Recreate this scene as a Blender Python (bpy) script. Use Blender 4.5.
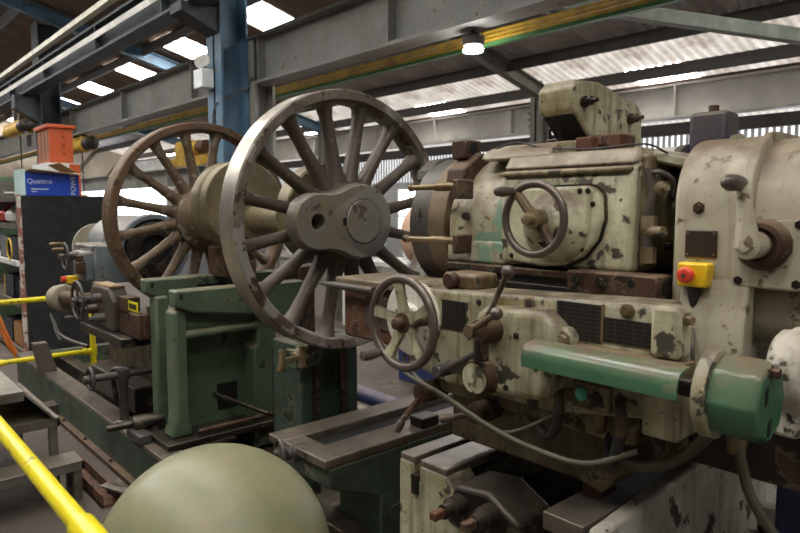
import bpy, bmesh, math, random
from mathutils import Vector, Matrix
random.seed(7)
PI = math.pi
R = math.radians
for o in list(bpy.data.objects): bpy.data.objects.remove(o)
S = bpy.context.scene
COL = S.collection

# ------------------------------------------------------------------ camera
cd = bpy.data.cameras.new('camera'); cam = bpy.data.objects.new('camera', cd); COL.objects.link(cam)
cam.location = (2.37, -1.84, 1.559); cam.rotation_euler = (R(90 - 5.19), 0, R(47.87))
cd.sensor_width = 36; cd.lens = 640 / 800 * 36; cd.clip_start = .05; cd.clip_end = 200
cd.dof.use_dof = True; cd.dof.focus_distance = 2.3; cd.dof.aperture_fstop = 5.0
S.camera = cam
# ------------------------------------------------------------------ world, exposure
W = bpy.data.worlds.new('world'); S.world = W; W.use_nodes = True
bg = W.node_tree.nodes['Background']; bg.inputs[0].default_value = (1, .99, .97, 1); bg.inputs[1].default_value = .07
S.view_settings.view_transform = 'Standard'; S.view_settings.look = 'None'
S.view_settings.gamma = 1; S.view_settings.use_curve_mapping = False
S.view_settings.exposure = 0.3
SKY_POWER = 17.0
sd = bpy.data.lights.new('sun', 'SUN'); sd.energy = 7.5; sd.angle = R(2); sd.color = (1, .98, .95); sun = bpy.data.objects.new('sun', sd); COL.objects.link(sun)
sun.rotation_euler = (R(-38), R(18), 0); sun.location = (0, 0, 12)

# ------------------------------------------------------------------ materials
def lin(h):
    h = h.lstrip('#'); c = [int(h[i:i + 2], 16) / 255 for i in (0, 2, 4)]
    return tuple((x / 12.92 if x <= .04045 else ((x + .055) / 1.055) ** 2.4) for x in c) + (1,)
MATS = {}
def mat(name, base, rough=.5, metal=0, var=.25, vscale=6, under=None, chip=.0, cscale=14, chip2=None, dust=0, dustcol='#7d6a55',
        stain=None, stain_amt=0, bump=.15, bscale=40, emit=0, coat=0, streak=0, streakcol='#6b5a3a'):
    m = bpy.data.materials.new(name); m.use_nodes = True; nt = m.node_tree; N = nt.nodes; L = nt.links
    b = N['Principled BSDF']; tc = N.new('ShaderNodeTexCoord')
    b.inputs['Metallic'].default_value = metal
    if coat: b.inputs['Coat Weight'].default_value = coat
    def noise(sc, det=5, ro=.6, off=0):
        n = N.new('ShaderNodeTexNoise'); n.inputs['Scale'].default_value = sc; n.inputs['Detail'].default_value = det
        n.inputs['Roughness'].default_value = ro
        mp = N.new('ShaderNodeMapping'); mp.inputs['Location'].default_value = (off, off * 1.7, -off)
        L.new(tc.outputs['Object'], mp.inputs[0]); L.new(mp.outputs[0], n.inputs['Vector']); return n.outputs['Fac']
    def ramp(fac, a, c):
        r = N.new('ShaderNodeMapRange'); r.inputs[1].default_value = a; r.inputs[2].default_value = c; L.new(fac, r.inputs[0]); return r.outputs[0]
    def mix(f, A, B, mode='MIX'):
        x = N.new('ShaderNodeMix'); x.data_type = 'RGBA'; x.blend_type = mode
        for s, k in ((f, 0), (A, 6), (B, 7)):
            if isinstance(s, (float, int)): x.inputs[k].default_value = s
            elif isinstance(s, tuple): x.inputs[k].default_value = s
            else: L.new(s, x.inputs[k])
        return x.outputs[2]
    c = lin(base) if isinstance(base, str) else base
    d = tuple(x * (1 - var) for x in c[:3]) + (1,); l = tuple(min(1, x * (1 + var * .6)) for x in c[:3]) + (1,)
    out = mix(ramp(noise(vscale), .3, .7), d, l)
    if stain: out = mix(ramp(noise(vscale * .8, 6, .7, 5.3), .62 - stain_amt * .3, .78 - stain_amt * .2), out, lin(stain))
    if streak:
        n = N.new('ShaderNodeTexNoise'); n.inputs['Scale'].default_value = 1; n.inputs['Detail'].default_value = 5
        mp = N.new('ShaderNodeMapping'); mp.inputs['Scale'].default_value = (34, 34, 3.2); L.new(tc.outputs['Object'], mp.inputs[0]); L.new(mp.outputs[0], n.inputs['Vector'])
        sf = N.new('ShaderNodeMath'); sf.operation = 'MULTIPLY'; L.new(ramp(n.outputs['Fac'], .48, .74), sf.inputs[0]); sf.inputs[1].default_value = streak
        out = mix(sf.outputs[0], out, lin(streakcol))
    rv = None
    if under:
        sp_ = ramp(noise(cscale * 5, 3, .5, 7.7), .70 - chip * .1, .72 - chip * .1); out = mix(sp_, out, lin(under))
        ed = ramp(noise(cscale, 6, .55, 2.1), .63 - chip * .2, .66 - chip * .2)
        edm = N.new('ShaderNodeMath'); edm.operation = 'MULTIPLY'; L.new(ed, edm.inputs[0]); edm.inputs[1].default_value = .45
        out = mix(edm.outputs[0], out, lin('#8a7f66'))
        cf = ramp(noise(cscale, 6, .55, 2.1), .66 - chip * .2, .675 - chip * .2)
        out = mix(cf, out, lin(under)); rv = cf
        if chip2:
            cf2 = ramp(noise(cscale * .45, 5, .5, 9.2), .645 - chip * .2, .66 - chip * .2); out = mix(cf2, out, lin(chip2))
    if dust:
        g = N.new('ShaderNodeNewGeometry'); sp = N.new('ShaderNodeSeparateXYZ'); L.new(g.outputs['Normal'], sp.inputs[0])
        a = ramp(sp.outputs['Z'], .1, .65); mu = N.new('ShaderNodeMath'); mu.operation = 'MULTIPLY'; L.new(a, mu.inputs[0])
        L.new(ramp(noise(9, 4, .6, 3.3), .2, .6), mu.inputs[1]); m2 = N.new('ShaderNodeMath'); m2.operation = 'MULTIPLY'
        L.new(mu.outputs[0], m2.inputs[0]); m2.inputs[1].default_value = dust; out = mix(m2.outputs[0], out, lin(dustcol))
    L.new(out, b.inputs['Base Color'])
    rr = N.new('ShaderNodeMapRange'); rr.inputs[3].default_value = max(.05, rough - .12); rr.inputs[4].default_value = min(1, rough + .15)
    L.new(noise(vscale * 2.3, 4, .6, 1.1), rr.inputs[0]); L.new(rr.outputs[0], b.inputs['Roughness'])
    if bump:
        bn = N.new('ShaderNodeBump'); bn.inputs['Strength'].default_value = bump; bn.inputs['Distance'].default_value = .004
        L.new(noise(bscale, 5, .6, .7), bn.inputs['Height']); L.new(bn.outputs[0], b.inputs['Normal'])
    if emit:
        b.inputs['Emission Color'].default_value = c; b.inputs['Emission Strength'].default_value = emit
    MATS[name] = m
    return m
CREAM = mat('cream_chipped_paint', '#bfbc9f', .40, var=.3, under='#47443b', chip=.3, cscale=16, streak=.9, streakcol='#5f5236', stain='#80734c', stain_amt=.55, dust=1, dustcol='#5f5243', vscale=4)  # dust tone darkened to hold the shade on the apron top as well
CREAMG = mat('cream_paint_over_green', '#b8b49e', .42, under='#54483c', chip=.45, cscale=9, chip2='#7d9a82', stain='#8d7a4f', stain_amt=.35, dust=.9, vscale=4, streak=.5)
CREAMD = mat('cream_dirty_paint', '#9a9070', .5, streak=.9, streakcol='#3f3322', under='#3d382e', chip=.35, cscale=9, stain='#5d4a2c', stain_amt=.8, dust=.7, vscale=5)
WHITEP = mat('white_worn_paint', '#dad6c8', .5, streak=.5, under='#3b372f', chip=.25, cscale=9, stain='#9a9484', stain_amt=.3, dust=.4)
HOUSE = mat('beige_housing_paint', '#b2ab95', .45, under='#6a5c48', chip=.12, cscale=20, stain='#93866a', stain_amt=.25, dust=1, dustcol='#6b5b48', vscale=3, streak=.35)
GREEN = mat('machine_green_paint', '#54664f', .45, under='#303d31', chip=.08, cscale=6, stain='#4d5a45', stain_amt=.35, dust=.7, dustcol='#8b8069', vscale=3)
GREEND = mat('dark_green_paint', '#45584a', .5, under='#2a302b', chip=.1, cscale=5, stain='#2b2a22', stain_amt=.6, dust=.6, dustcol='#6b6150', vscale=3)
GUARD = mat('guard_green_paint', '#477052', .28, under='#2b5f45', chip=.0, cscale=6, stain='#5d7a60', stain_amt=.2, dust=1, dustcol='#6b5e4c', vscale=3, bump=.05)
DOME = mat('olive_green_paint', '#7a7a5c', .4, var=.15, stain='#8c8062', stain_amt=.6, bump=.04, vscale=4)
STEEL = mat('bare_steel', '#8b867e', .38, .75, under='#6a4e3a', chip=.3, cscale=7, var=.3)
BRIGHT = mat('turned_steel', '#b6afa3', .33, .8, var=.25, vscale=9, stain='#8f7f68', stain_amt=.25)
RIMF = mat('rusted_rim_face', '#66584c', .48, .25, under='#45362b', chip=.45, cscale=16, chip2='#918d86', var=.4, stain='#847d74', stain_amt=.6)
RIMB = mat('brown_rusted_rim', '#6a5340', .55, .4, under='#4a382b', chip=.45, cscale=12, var=.35)
SPOKE = mat('brown_cast_steel', '#594e44', .48, .2, under='#54402f', chip=.25, cscale=9, var=.3, stain='#5a4a3c', stain_amt=.3)
SPOKER = mat('rusty_cast_steel', '#6f5c48', .6, .25, under='#8d877a', chip=.3, cscale=14, var=.35)
BOSS = mat('machined_boss', '#847e75', .42, .25, stain='#85764f', stain_amt=.35, under='#5d5348', chip=.12, cscale=12)
OLIVE = mat('olive_oiled_steel', '#8c826a', .4, .45, stain='#6d5f3c', stain_amt=.5, var=.3)
DARK = mat('oily_dark_steel', '#2f2b27', .42, .5, under='#4d3c2e', chip=.3, cscale=8, var=.4, dust=.5, dustcol='#5f5448')
WAY = mat('slideway_steel', '#71675b', .42, .35, stain='#4a4138', stain_amt=.5, var=.3)
IRON = mat('grey_cast_iron', '#57534f', .45, .4, stain='#6b543f', stain_amt=.5, var=.3)
RUST = mat('rust_red', '#5f3c29', .7, .1, under='#3f2a1e', chip=.4, cscale=14, var=.4)
RUSTB = mat('rust_brown', '#4f3829', .6, .3, under='#2d241e', chip=.4, cscale=12, var=.4, dust=.5)
HWRIM = mat('worn_handwheel_steel', '#6b6059', .36, .5, stain='#5a4a40', stain_amt=.4)
BRASS = mat('worn_brass', '#8d7c60', .4, .6, stain='#6d5636', stain_amt=.5)
BLACK = mat('black_plate', '#1d1c1b', .45, .1, var=.4)
BORE = mat('black_void', '#0b0a09', .8)
YELLOW = mat('yellow_paint', '#e0cf1c', .35, under='#8a7d20', chip=.1, cscale=18, var=.1, bump=.05)
YELLOWC = mat('crane_yellow', '#c39a2a', .5, stain='#7d6420', stain_amt=.4)
YELS = mat('yellow_plastic', '#e6bd1e', .4, var=.06, bump=0)
RED = mat('red_plastic', '#d8442e', .4, var=.05, bump=0)
GREENB = mat('green_button', '#59c7a6', .3, var=.05, bump=0)
GREYBLUE = mat('grey_blue_paint', '#6d767c', .45, under='#3c3a36', chip=.3, cscale=8, dust=.6, dustcol='#8d7c66')
BLUEST = mat('blue_column_paint', '#5d7f98', .5, stain='#3f5566', stain_amt=.5, under='#6a5b4a', chip=.05, vscale=2)
DARKST = mat('dark_column_paint', '#3d444b', .6, stain='#2c2d2f', stain_amt=.5, vscale=2)
GIRDER = mat('grey_girder_paint', '#8b8b86', .55, stain='#6f6a60', stain_amt=.35, vscale=1.6, under='#5d4a3c', chip=.05)
GIRDERL = mat('pale_girder_paint', '#d6d4ce', .55, stain='#98948a', stain_amt=.3, vscale=1.2)
PURLIN = mat('dark_purlin_steel', '#4a4746', .6, stain='#5b4a40', stain_amt=.3)
ROOFB = mat('brown_roof_sheet', '#7d6d63', .6, stain='#94877d', stain_amt=.4, vscale=1.5, bump=.03)
ROOFL = mat('lit_roof_sheet', '#c9c6c6', .45, .2, stain='#8f8a88', stain_amt=.4, vscale=1.2, bump=.03)  # paler copy of the roof sheet; the stronger light is in its colour
SKYL = mat('skylight_and_fill_sheet', '#fdfaf5', .5, var=0, bump=0, emit=SKY_POWER)  # glows on the seen skylights and on the added ones out of view
WINM = mat('window_daylight', '#f2f7ff', .3, var=0, bump=0, emit=4.5)
CONC = mat('dirty_concrete', '#4d443c', .75, stain='#4a3d34', stain_amt=.6, under='#5d5349', chip=.15, cscale=5, vscale=1.5, bump=.3)
WALLM = mat('pale_cladding', '#b9bcbd', .6, stain='#94948f', stain_amt=.3, vscale=.8)
BLOCKW = mat('beige_block_wall', '#8a8071', .8, stain='#6f6558', stain_amt=.4, vscale=.7)
BOARD = mat('black_stained_board', '#17181a', .7, stain='#303236', stain_amt=.35, vscale=14, bump=.2)
CARD = mat('cardboard', '#a88c66', .8)
BLUEC = mat('blue_print', '#1e46b4', .45, var=.12, bump=0)
WHITEC = mat('white_print', '#dfe3e3', .5, var=.08, bump=0)
TEALC = mat('pale_teal_print', '#b9d6d4', .5, var=.15, bump=0)
ORANGE = mat('orange_paint', '#c25a30', .45, var=.1, stain='#b04a24', stain_amt=.2)
ORVENT = mat('rusty_louvre', '#8d6a55', .6)
PEACH = mat('peach_paint', '#c9a489', .5)
BLUED = mat('dark_blue_paint', '#23305a', .5, var=.2, dust=.5)
BLUEM = mat('motor_blue_paint', '#29304a', .45, dust=1, dustcol='#5d5040', var=.3, stain='#5a4f42', stain_amt=.7)
RUBBER = mat('black_rubber', '#232120', .6, bump=.03)
CABLE = mat('grey_cable', '#55503f', .5, bump=.02)
SHEET = mat('grey_sheet_metal', '#77746e', .45, .4, stain='#5d5348', stain_amt=.5, dust=.5)
REDP = mat('red_painted_steel', '#a0685c', .55, under='#d0cac2', chip=.75, cscale=10)
MISC = [mat('bag_white', '#d6d6d2', .6), mat('bag_red', '#a8423a', .6), mat('tin_green', '#5f7a5a', .5), mat('tin_yellow', '#c3a63c', .5),
        mat('box_grey', '#77797c', .6), mat('box_dark', '#33373d', .6), mat('hose_orange', '#d9772b', .5), mat('hose_yellow', '#d0b03a', .5), mat('wood', '#a87a4a', .7)]
LAMPM = mat('lamp_glass', '#ffffff', .3, var=0, bump=0, emit=60)
def translucent_sheet():
    m = mat('translucent_roof_sheet', '#c4bfba', .5, stain='#94897f', stain_amt=.4, vscale=1.2, bump=0); N = m.node_tree.nodes; L = m.node_tree.links
    b = N['Principled BSDF']; o = N['Material Output']; t = N.new('ShaderNodeBsdfTranslucent'); x = N.new('ShaderNodeMixShader'); x.inputs[0].default_value = .65
    L.new(b.inputs['Base Color'].links[0].from_socket, t.inputs['Color']); L.new(b.outputs[0], x.inputs[1]); L.new(t.outputs[0], x.inputs[2]); L.new(x.outputs[0], o.inputs['Surface'])
    return m
ROOFT = translucent_sheet()
def plate_mat():
    m = bpy.data.materials.new('engraved_table_plate'); m.use_nodes = True; N = m.node_tree.nodes; L = m.node_tree.links
    b = N['Principled BSDF']; b.inputs['Roughness'].default_value = .4; b.inputs['Metallic'].default_value = .3
    tc = N.new('ShaderNodeTexCoord'); mp = N.new('ShaderNodeMapping'); mp.inputs['Rotation'].default_value = (R(90), 0, 0)
    br = N.new('ShaderNodeTexBrick'); br.inputs['Scale'].default_value = 32; br.inputs['Mortar Size'].default_value = .045
    br.inputs['Color1'].default_value = lin('#1f1d1b'); br.inputs['Color2'].default_value = lin('#262321'); br.inputs['Mortar'].default_value = lin('#3d3934')
    br.offset = 0; br.inputs['Row Height'].default_value = .32; br.inputs['Brick Width'].default_value = .7
    L.new(tc.outputs['Object'], mp.inputs[0]); L.new(mp.outputs[0], br.inputs['Vector']); L.new(br.outputs['Color'], b.inputs['Base Color'])
    return m
PLATE = plate_mat()

# ------------------------------------------------------------------ mesh builder
def frame(d):
    d = Vector(d).normalized(); a = Vector((0, 0, 1)) if abs(d.z) < .9 else Vector((1, 0, 0))
    u = d.cross(a).normalized(); return d, u, d.cross(u).normalized()
class MB:
    def __init__(s): s.v = []; s.f = []
    def add(s, vs, fs):
        k = len(s.v); s.v += [tuple(v) for v in vs]; s.f += [tuple(i + k for i in f) for f in fs]; return s
    def box(s, x0, x1, y0, y1, z0, z1):
        return s.add([(x, y, z) for z in (z0, z1) for y in (y0, y1) for x in (x0, x1)],
                     [(0, 2, 3, 1), (4, 5, 7, 6), (0, 1, 5, 4), (2, 6, 7, 3), (0, 4, 6, 2), (1, 3, 7, 5)])
    def prism(s, poly, ax, a, b):
        n = len(poly)
        def P(p, t): return {'X': (t, p[0], p[1]), 'Y': (p[0], t, p[1]), 'Z': (p[0], p[1], t)}[ax]
        return s.add([P(p, a) for p in poly] + [P(p, b) for p in poly],
                     [tuple(range(n)), tuple(range(2 * n - 1, n - 1, -1))] + [(i, (i + 1) % n, n + (i + 1) % n, n + i) for i in range(n)])
    def lathe(s, prof, p0, d, n=28, closed=False):
        p0 = Vector(p0); d, u, w = frame(d); vs = []
        for t, r in prof:
            for i in range(n):
                a = 2 * PI * i / n; vs.append(p0 + d * t + (u * math.cos(a) + w * math.sin(a)) * r)
        m = len(prof); fs = []
        for j in range(m if closed else m - 1):
            k = (j + 1) % m
            fs += [(j * n + i, j * n + (i + 1) % n, k * n + (i + 1) % n, k * n + i) for i in range(n)]
        if not closed:
            if prof[0][1] > 1e-5: fs.append(tuple(range(n)))
            if prof[-1][1] > 1e-5: fs.append(tuple(range((m - 1) * n, m * n)))
        return s.add(vs, fs)
    def cyl(s, p0, p1, r, r1=None, n=18):
        d = Vector(p1) - Vector(p0); return s.lathe([(0, r), (d.length, r if r1 is None else r1)], p0, d, n)
    def sphere(s, c, r, n=16, d=(0, 0, 1)):
        d = Vector(d).normalized()
        return s.lathe([(r - r * math.cos(PI * k / 10), max(1e-6, r * math.sin(PI * k / 10))) for k in range(11)], Vector(c) - d * r, d, n)
    def torus(s, c, nrm, Rr, r, n=40, m=10, sq=1.0):
        return s.lathe([(r * sq * math.sin(2 * PI * k / m), Rr + r * math.cos(2 * PI * k / m)) for k in range(m)], c, nrm, n, closed=True)
    def tube(s, pts, r, n=8, sub=0):
        pts = [Vector(p) for p in pts]
        if sub:
            q = []
            P = [2 * pts[0] - pts[1]] + pts + [2 * pts[-1] - pts[-2]]
            for i in range(1, len(P) - 2):
                for k in range(sub):
                    t = k / sub; a, b, c, e = P[i - 1], P[i], P[i + 1], P[i + 2]
                    q.append(.5 * ((2 * b) + (c - a) * t + (2 * a - 5 * b + 4 * c - e) * t * t + (3 * b - a - 3 * c + e) * t ** 3))
            q.append(pts[-1]); pts = q
        rs = r if isinstance(r, (list, tuple)) else None
        d = (pts[1] - pts[0]).normalized(); _, u, w = frame(d); vs = []
        for i, p in enumerate(pts):
            t = (pts[min(i + 1, len(pts) - 1)] - pts[max(i - 1, 0)]).normalized()
            u = (u - t * u.dot(t)).normalized(); w = t.cross(u)
            rad = r if rs is None else rs[0] + (rs[1] - rs[0]) * i / (len(pts) - 1)
            for k in range(n): a = 2 * PI * k / n; vs.append(p + (u * math.cos(a) + w * math.sin(a)) * rad)
        m = len(pts)
        fs = [(j * n + i, j * n + (i + 1) % n, (j + 1) * n + (i + 1) % n, (j + 1) * n + i) for j in range(m - 1) for i in range(n)]
        return s.add(vs, fs + [tuple(range(n)), tuple(range((m - 1) * n, m * n))])
    def bar(s, p0, p1, w, h, up=(0, 0, 1)):
        p0, p1 = Vector(p0), Vector(p1); d = (p1 - p0).normalized(); up = Vector(up); sd = d.cross(up).normalized(); up = sd.cross(d)
        vs = [p + sd * a * w / 2 + up * b * h / 2 for p in (p0, p1) for b in (-1, 1) for a in (-1, 1)]
        return s.add(vs, [(0, 2, 3, 1), (4, 5, 7, 6), (0, 1, 5, 4), (2, 6, 7, 3), (0, 4, 6, 2), (1, 3, 7, 5)])
    def ibeam(s, p0, p1, w, h, t=.03):
        p0, p1 = Vector(p0), Vector(p1); z = Vector((0, 0, 1))
        s.bar(p0 + z * (h / 2 - t / 2), p1 + z * (h / 2 - t / 2), w, t); s.bar(p0 - z * (h / 2 - t / 2), p1 - z * (h / 2 - t / 2), w, t)
        return s.bar(p0, p1, t * .7, h - 2 * t)
    def mesh(s, name, off=(0, 0, 0), smooth=35):
        me = bpy.data.meshes.new(name); o = Vector(off)
        me.from_pydata([Vector(v) - o for v in s.v], [], s.f)
        b = bmesh.new(); b.from_mesh(me); bmesh.ops.recalc_face_normals(b, faces=b.faces); b.to_mesh(me); b.free()
        me.polygons.foreach_set('use_smooth', [True] * len(me.polygons)); me.set_sharp_from_angle(angle=R(smooth)); me.update()
        return me
def world_loc(o):
    v = Vector(o.location)
    while o.parent: o = o.parent; v += o.location
    return v
def obj(name, mb, m, parent=None, bevel=0, loc=None, smooth=35, kind=None, label=None, seg=2):
    off = Vector(loc) if loc is not None else (world_loc(parent) if parent else Vector((0, 0, 0)))
    me = mb.mesh(name, off, smooth); me.materials.append(m)
    o = bpy.data.objects.new(name, me); COL.objects.link(o)
    if parent: o.parent = parent; o.location = off - world_loc(parent)
    else: o.location = off
    if bevel:
        b = o.modifiers.new('bevel', 'BEVEL'); b.width = bevel; b.segments = seg; b.limit_method = 'ANGLE'; b.angle_limit = R(40)
    if kind: o['kind'] = kind
    if label: o['label'] = label
    return o
def share(src, name, parent, loc, rot=(0, 0, 0), m=None):
    o = bpy.data.objects.new(name, src if isinstance(src, bpy.types.Mesh) else src.data); COL.objects.link(o)
    o.parent = parent; o.location = Vector(loc) - (world_loc(parent) if parent else Vector((0, 0, 0))); o.rotation_euler = rot
    return o
def thing(name, label, cat, loc, group=None):
    o = bpy.data.objects.new(name, None); COL.objects.link(o); o.location = loc; o.empty_display_size = .1
    o['label'] = label; o['category'] = cat
    if group: o['group'] = group
    return o
def tag(o, label, cat, group=None):
    o['label'] = label; o['category'] = cat
    if group: o['group'] = group
    return o
def struct(o): o['kind'] = 'structure'; return o
def txt(name, s, size, mtx, m, parent, ext=.0006):
    c = bpy.data.curves.new(name, 'FONT'); c.body = s; c.size = size; c.extrude = ext; c.align_x = 'CENTER'; c.align_y = 'CENTER'; c.resolution_u = 2
    t = bpy.data.objects.new(name, c); COL.objects.link(t); bpy.context.view_layer.update()
    me = bpy.data.meshes.new_from_object(t.evaluated_get(bpy.context.evaluated_depsgraph_get())); bpy.data.objects.remove(t)
    me.transform(Matrix(mtx) if not isinstance(mtx, Matrix) else mtx); me.materials.clear(); me.materials.append(m)
    o = bpy.data.objects.new(name, me); COL.objects.link(o); o.parent = parent; return o
def lp(pts, ax):   # rounded polygon helper
    return pts
def arc(cx, cy, r, a0, a1, n): return [(cx + r * math.cos(R(a0 + (a1 - a0) * i / n)), cy + r * math.sin(R(a0 + (a1 - a0) * i / n))) for i in range(n + 1)]
_bolt = {}
def bolt(parent, p, d, r, h, m, name='bolt', sides=6):
    key = (round(r, 4), round(h, 4), m.name, sides)
    if key not in _bolt:
        mb = MB(); mb.lathe([(0, r * 1.5), (h * .25, r * 1.5), (h * .25, r), (h, r * .95)], (0, 0, 0), (0, 0, 1), n=12 if sides > 6 else 6)
        me = mb.mesh('bolt_mesh', smooth=30); me.materials.append(m); _bolt[key] = me
    o = bpy.data.objects.new(name, _bolt[key]); COL.objects.link(o); o.parent = parent
    o.location = Vector(p) - world_loc(parent); o.rotation_euler = Vector(d).to_track_quat('Z', 'Y').to_euler(); return o

# ================================================================== SETTING
struct(obj('floor', MB().box(-30, 9, -14, 12, -.15, 0), CONC))
ROOF = lambda y: 4.058 + .258 * (8 - y)
SL = math.atan(.258)
wb = struct(obj('wall_back', MB().box(-28, 6, 11.6, 11.8, 0, 3.3), WALLM))
def ribs(x0, x1, y, z0, z1):
    mb = MB(); n = int((x1 - x0) / .125)
    for i in range(n):
        x = x0 + i * .125; mb.box(x, x + .06, y - .04, y, z0, z1)
    return mb
obj('cladding_ribs', ribs(-27, 6, 11.6, 2.35, 3.3), WALLM, wb, kind='stuff')
obj('translucent_strip', MB().box(-27, 6, 11.59, 11.6, 2.35, 3.3), mat('translucent_cladding', '#eef2f5', .5, var=0, bump=0, emit=1.1), wb)
struct(obj('wall_left', MB().box(-28.2, -28, -14, 11.8, 0, 7), BLOCKW))
def window(n, x0, x1, z0, z1, y, nx, nz):
    w = struct(thing_struct('window_%d' % n, (x0, y, z0)))
    for i in range(nx):
        for j in range(nz):
            a = x0 + (x1 - x0) * i / nx; b = x0 + (x1 - x0) * (i + 1) / nx; c = z0 + (z1 - z0) * j / nz; d = z0 + (z1 - z0) * (j + 1) / nz
            obj('pane', MB().box(a + .03, b - .03, y - .02, y, c + .03, d - .03), WINM, w)
    fr = MB()
    for i in range(nx + 1): x = x0 + (x1 - x0) * i / nx; fr.box(x - .03, x + .03, y - .06, y + .01, z0 - .03, z1 + .03)
    for j in range(nz + 1): z = z0 + (z1 - z0) * j / nz; fr.box(x0, x1, y - .05, y + .01, z - .03, z + .03)
    obj('window_frame', fr, WHITEC, w)
def thing_struct(name, loc):
    o = bpy.data.objects.new(name, None); COL.objects.link(o); o.location = loc; return o
for i, (a, b) in enumerate([(-27, -24), (-22.5, -19.5), (-18, -15), (-12.5, -9.2), (-7.2, -4), (-2, 1)]):
    window(i + 1, a, b, .9, 2.15, 11.58, 6, 3)

# roof: corrugated sheets, skylights
ceil = struct(thing_struct('ceiling', (0, 0, 4)))
def sheet_mesh(name, w, l, m, amp=.019):
    nx = int(w / .15 * 8); mb = MB(); vs = []
    for j in (0, 1):
        for i in range(nx + 1): x = w * i / nx; vs.append((x, j * l, amp * math.sin(2 * PI * x / .15)))
    mb.add(vs, [(i, i + 1, nx + 2 + i, nx + 1 + i) for i in range(nx)])
    me = mb.mesh(name, smooth=80); me.materials.append(m); return me
ROWS = [(-1.2, .1), (.1, 1.4), (1.4, 2.7), (2.7, 3.75), (3.75, 4.78), (4.78, 6.1), (6.1, 7.45), (7.45, 8.6), (8.6, 9.5), (9.5, 11.7)]
WS = 1.05
lights = set()
for X0 in [-8.65 - 3.15 * k for k in range(-4, 6)]: lights.add((round(X0 / WS), 4))
def colx(k): return -8.66 + (k + 8) * WS
cols = range(-26, 6)
cache = {}
for ri, (ya, yb) in enumerate(ROWS):
    for k in cols:
        x = colx(k); sky = (ri == 4 and (k + 8) % 3 == 0) or (ri == 8 and (k + 8) % 5 == 0) or (ri == 0 and (k + 8) % 3 == 1)  # ridge row is out of view; its glowing sheets are added top light
        m = SKYL if sky else (ROOFT if ya > 7 else (ROOFL if ya > 6 else ROOFB))
        key = (ri, m.name)
        if key not in cache: cache[key] = sheet_mesh('roof_sheet_mesh', WS, (yb - ya + .05) / math.cos(SL), m)
        o = share(cache[key], 'skylight_or_added_fill' if sky else 'roof_sheet', ceil, (x, ya, ROOF(ya) + (.012 if ri % 2 else 0)), (-SL, 0, 0))
# near roof slope, over and behind the camera; skylights here are added fill light
ridge = ROOF(-1.2)
near = [(-1.2, -2.6), (-2.6, -4.0), (-4.0, -5.4), (-5.4, -6.8), (-6.8, -8.2)]
for ri, (ya, yb) in enumerate(near):
    for k in cols:
        sky = (ri == 1 and (k + 8) % 3 == 0)
        m = SKYL if sky else ROOFB; key = ('n', m.name)
        if key not in cache: cache[key] = sheet_mesh('roof_sheet_mesh', WS, 1.45 / math.cos(SL), m)
        share(cache[key], 'skylight_or_added_fill' if sky else 'roof_sheet', ceil, (colx(k) + WS, ya, ridge + .258 * (ya + 1.2)), (-SL, 0, PI))
for i, y in enumerate([-6.8, -5.4, -4, -2.6, -1.2, .1, 1.4, 2.7, 3.72, 4.82, 6.1, 7.42, 8.55, 9.6]):
    z = (ROOF(y) if y > -1.2 else ridge + .258 * (y + 1.2)) - .12
    obj('purlin', MB().box(-28, 6, y - .03, y + .03, z - .1, z + .09), PURLIN, ceil)
for x in (-5.0, -12.3, -20.1, 2.4):
    mb = MB().ibeam((x, -1.2, ROOF(-1.2) - .22), (x, 9.0, ROOF(9.0) - .2), .16, .26, .02)
    tag(obj('roof_rafter', mb, BLUEST if x < -10 else GIRDER, loc=(x, 9, ROOF(9) - .5)),
        {-5.0: 'grey steel roof rafter sloping down behind the bright lamp', -12.3: 'blue steel roof rafter between the left skylights',
         -20.1: 'blue steel roof rafter farthest away over the left bay', 2.4: 'grey steel roof rafter at the far right of the roof'}[x], 'rafter')

# columns
def hcol(x, y, z1, w, d, m, name, label):
    t = thing(name, label, 'column', (x, y, 0))
    mb = MB().box(x - w / 2, x + w / 2, y - d / 2, y - d / 2 + .03, 0, z1).box(x - w / 2, x + w / 2, y + d / 2 - .03, y + d / 2, 0, z1).box(x - .02, x + .02, y - d / 2, y + d / 2, 0, z1)
    obj('column_shaft', mb, m, t)
    obj('base_plate', MB().box(x - w * .52, x + w * .52, y - d * .5, y + d * .5, 0, .03), m, t)
    return t
c1 = hcol(-4.9, 1.93, 5.4, .36, .36, BLUEST, 'steel_column', 'blue steel column rising behind the two spoked wheels')
obj('bracket', MB().prism([(1.3, 3.88), (1.75, 3.88), (1.75, 3.6), (1.3, 3.78)], 'X', -5.05, -4.75), DARKST, c1)
tag(obj('stub_column', MB().box(-4.95, -4.6, 2.12, 2.16, 0, 3.05).box(-4.95, -4.6, 2.36, 2.4, 0, 3.05).box(-4.79, -4.76, 2.15, 2.37, 0, 3.05), GIRDER, loc=(-4.78, 2.26, 0)), 'grey stub column right behind the blue column', 'column')
obj('conduit', MB().tube([(-4.85, 1.70, 2.3), (-4.84, 1.70, 2.7), (-4.8, 1.8, 2.85), (-4.7, 2.1, 3.0)], .012, sub=4), PURLIN, c1)
c2 = hcol(-12.9, 1.9, 5.4, .5, .4, DARKST, 'steel_column', 'dark steel column above the orange cabinet')
obj('bracket', MB().prism([(1.25, 3.88), (1.75, 3.88), (1.75, 3.3), (1.25, 3.6)], 'X', -13.05, -12.75), DARKST, c2)
c3 = hcol(-5.15, 8.6, 4.0, .26, .26, GIRDER, 'steel_column', 'grey steel column standing against the pale far girder')
c4 = hcol(-12.3, 8.6, 4.0, .26, .26, GIRDER, 'steel_column', 'grey far column seen between the spokes of the near wheel')

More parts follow.
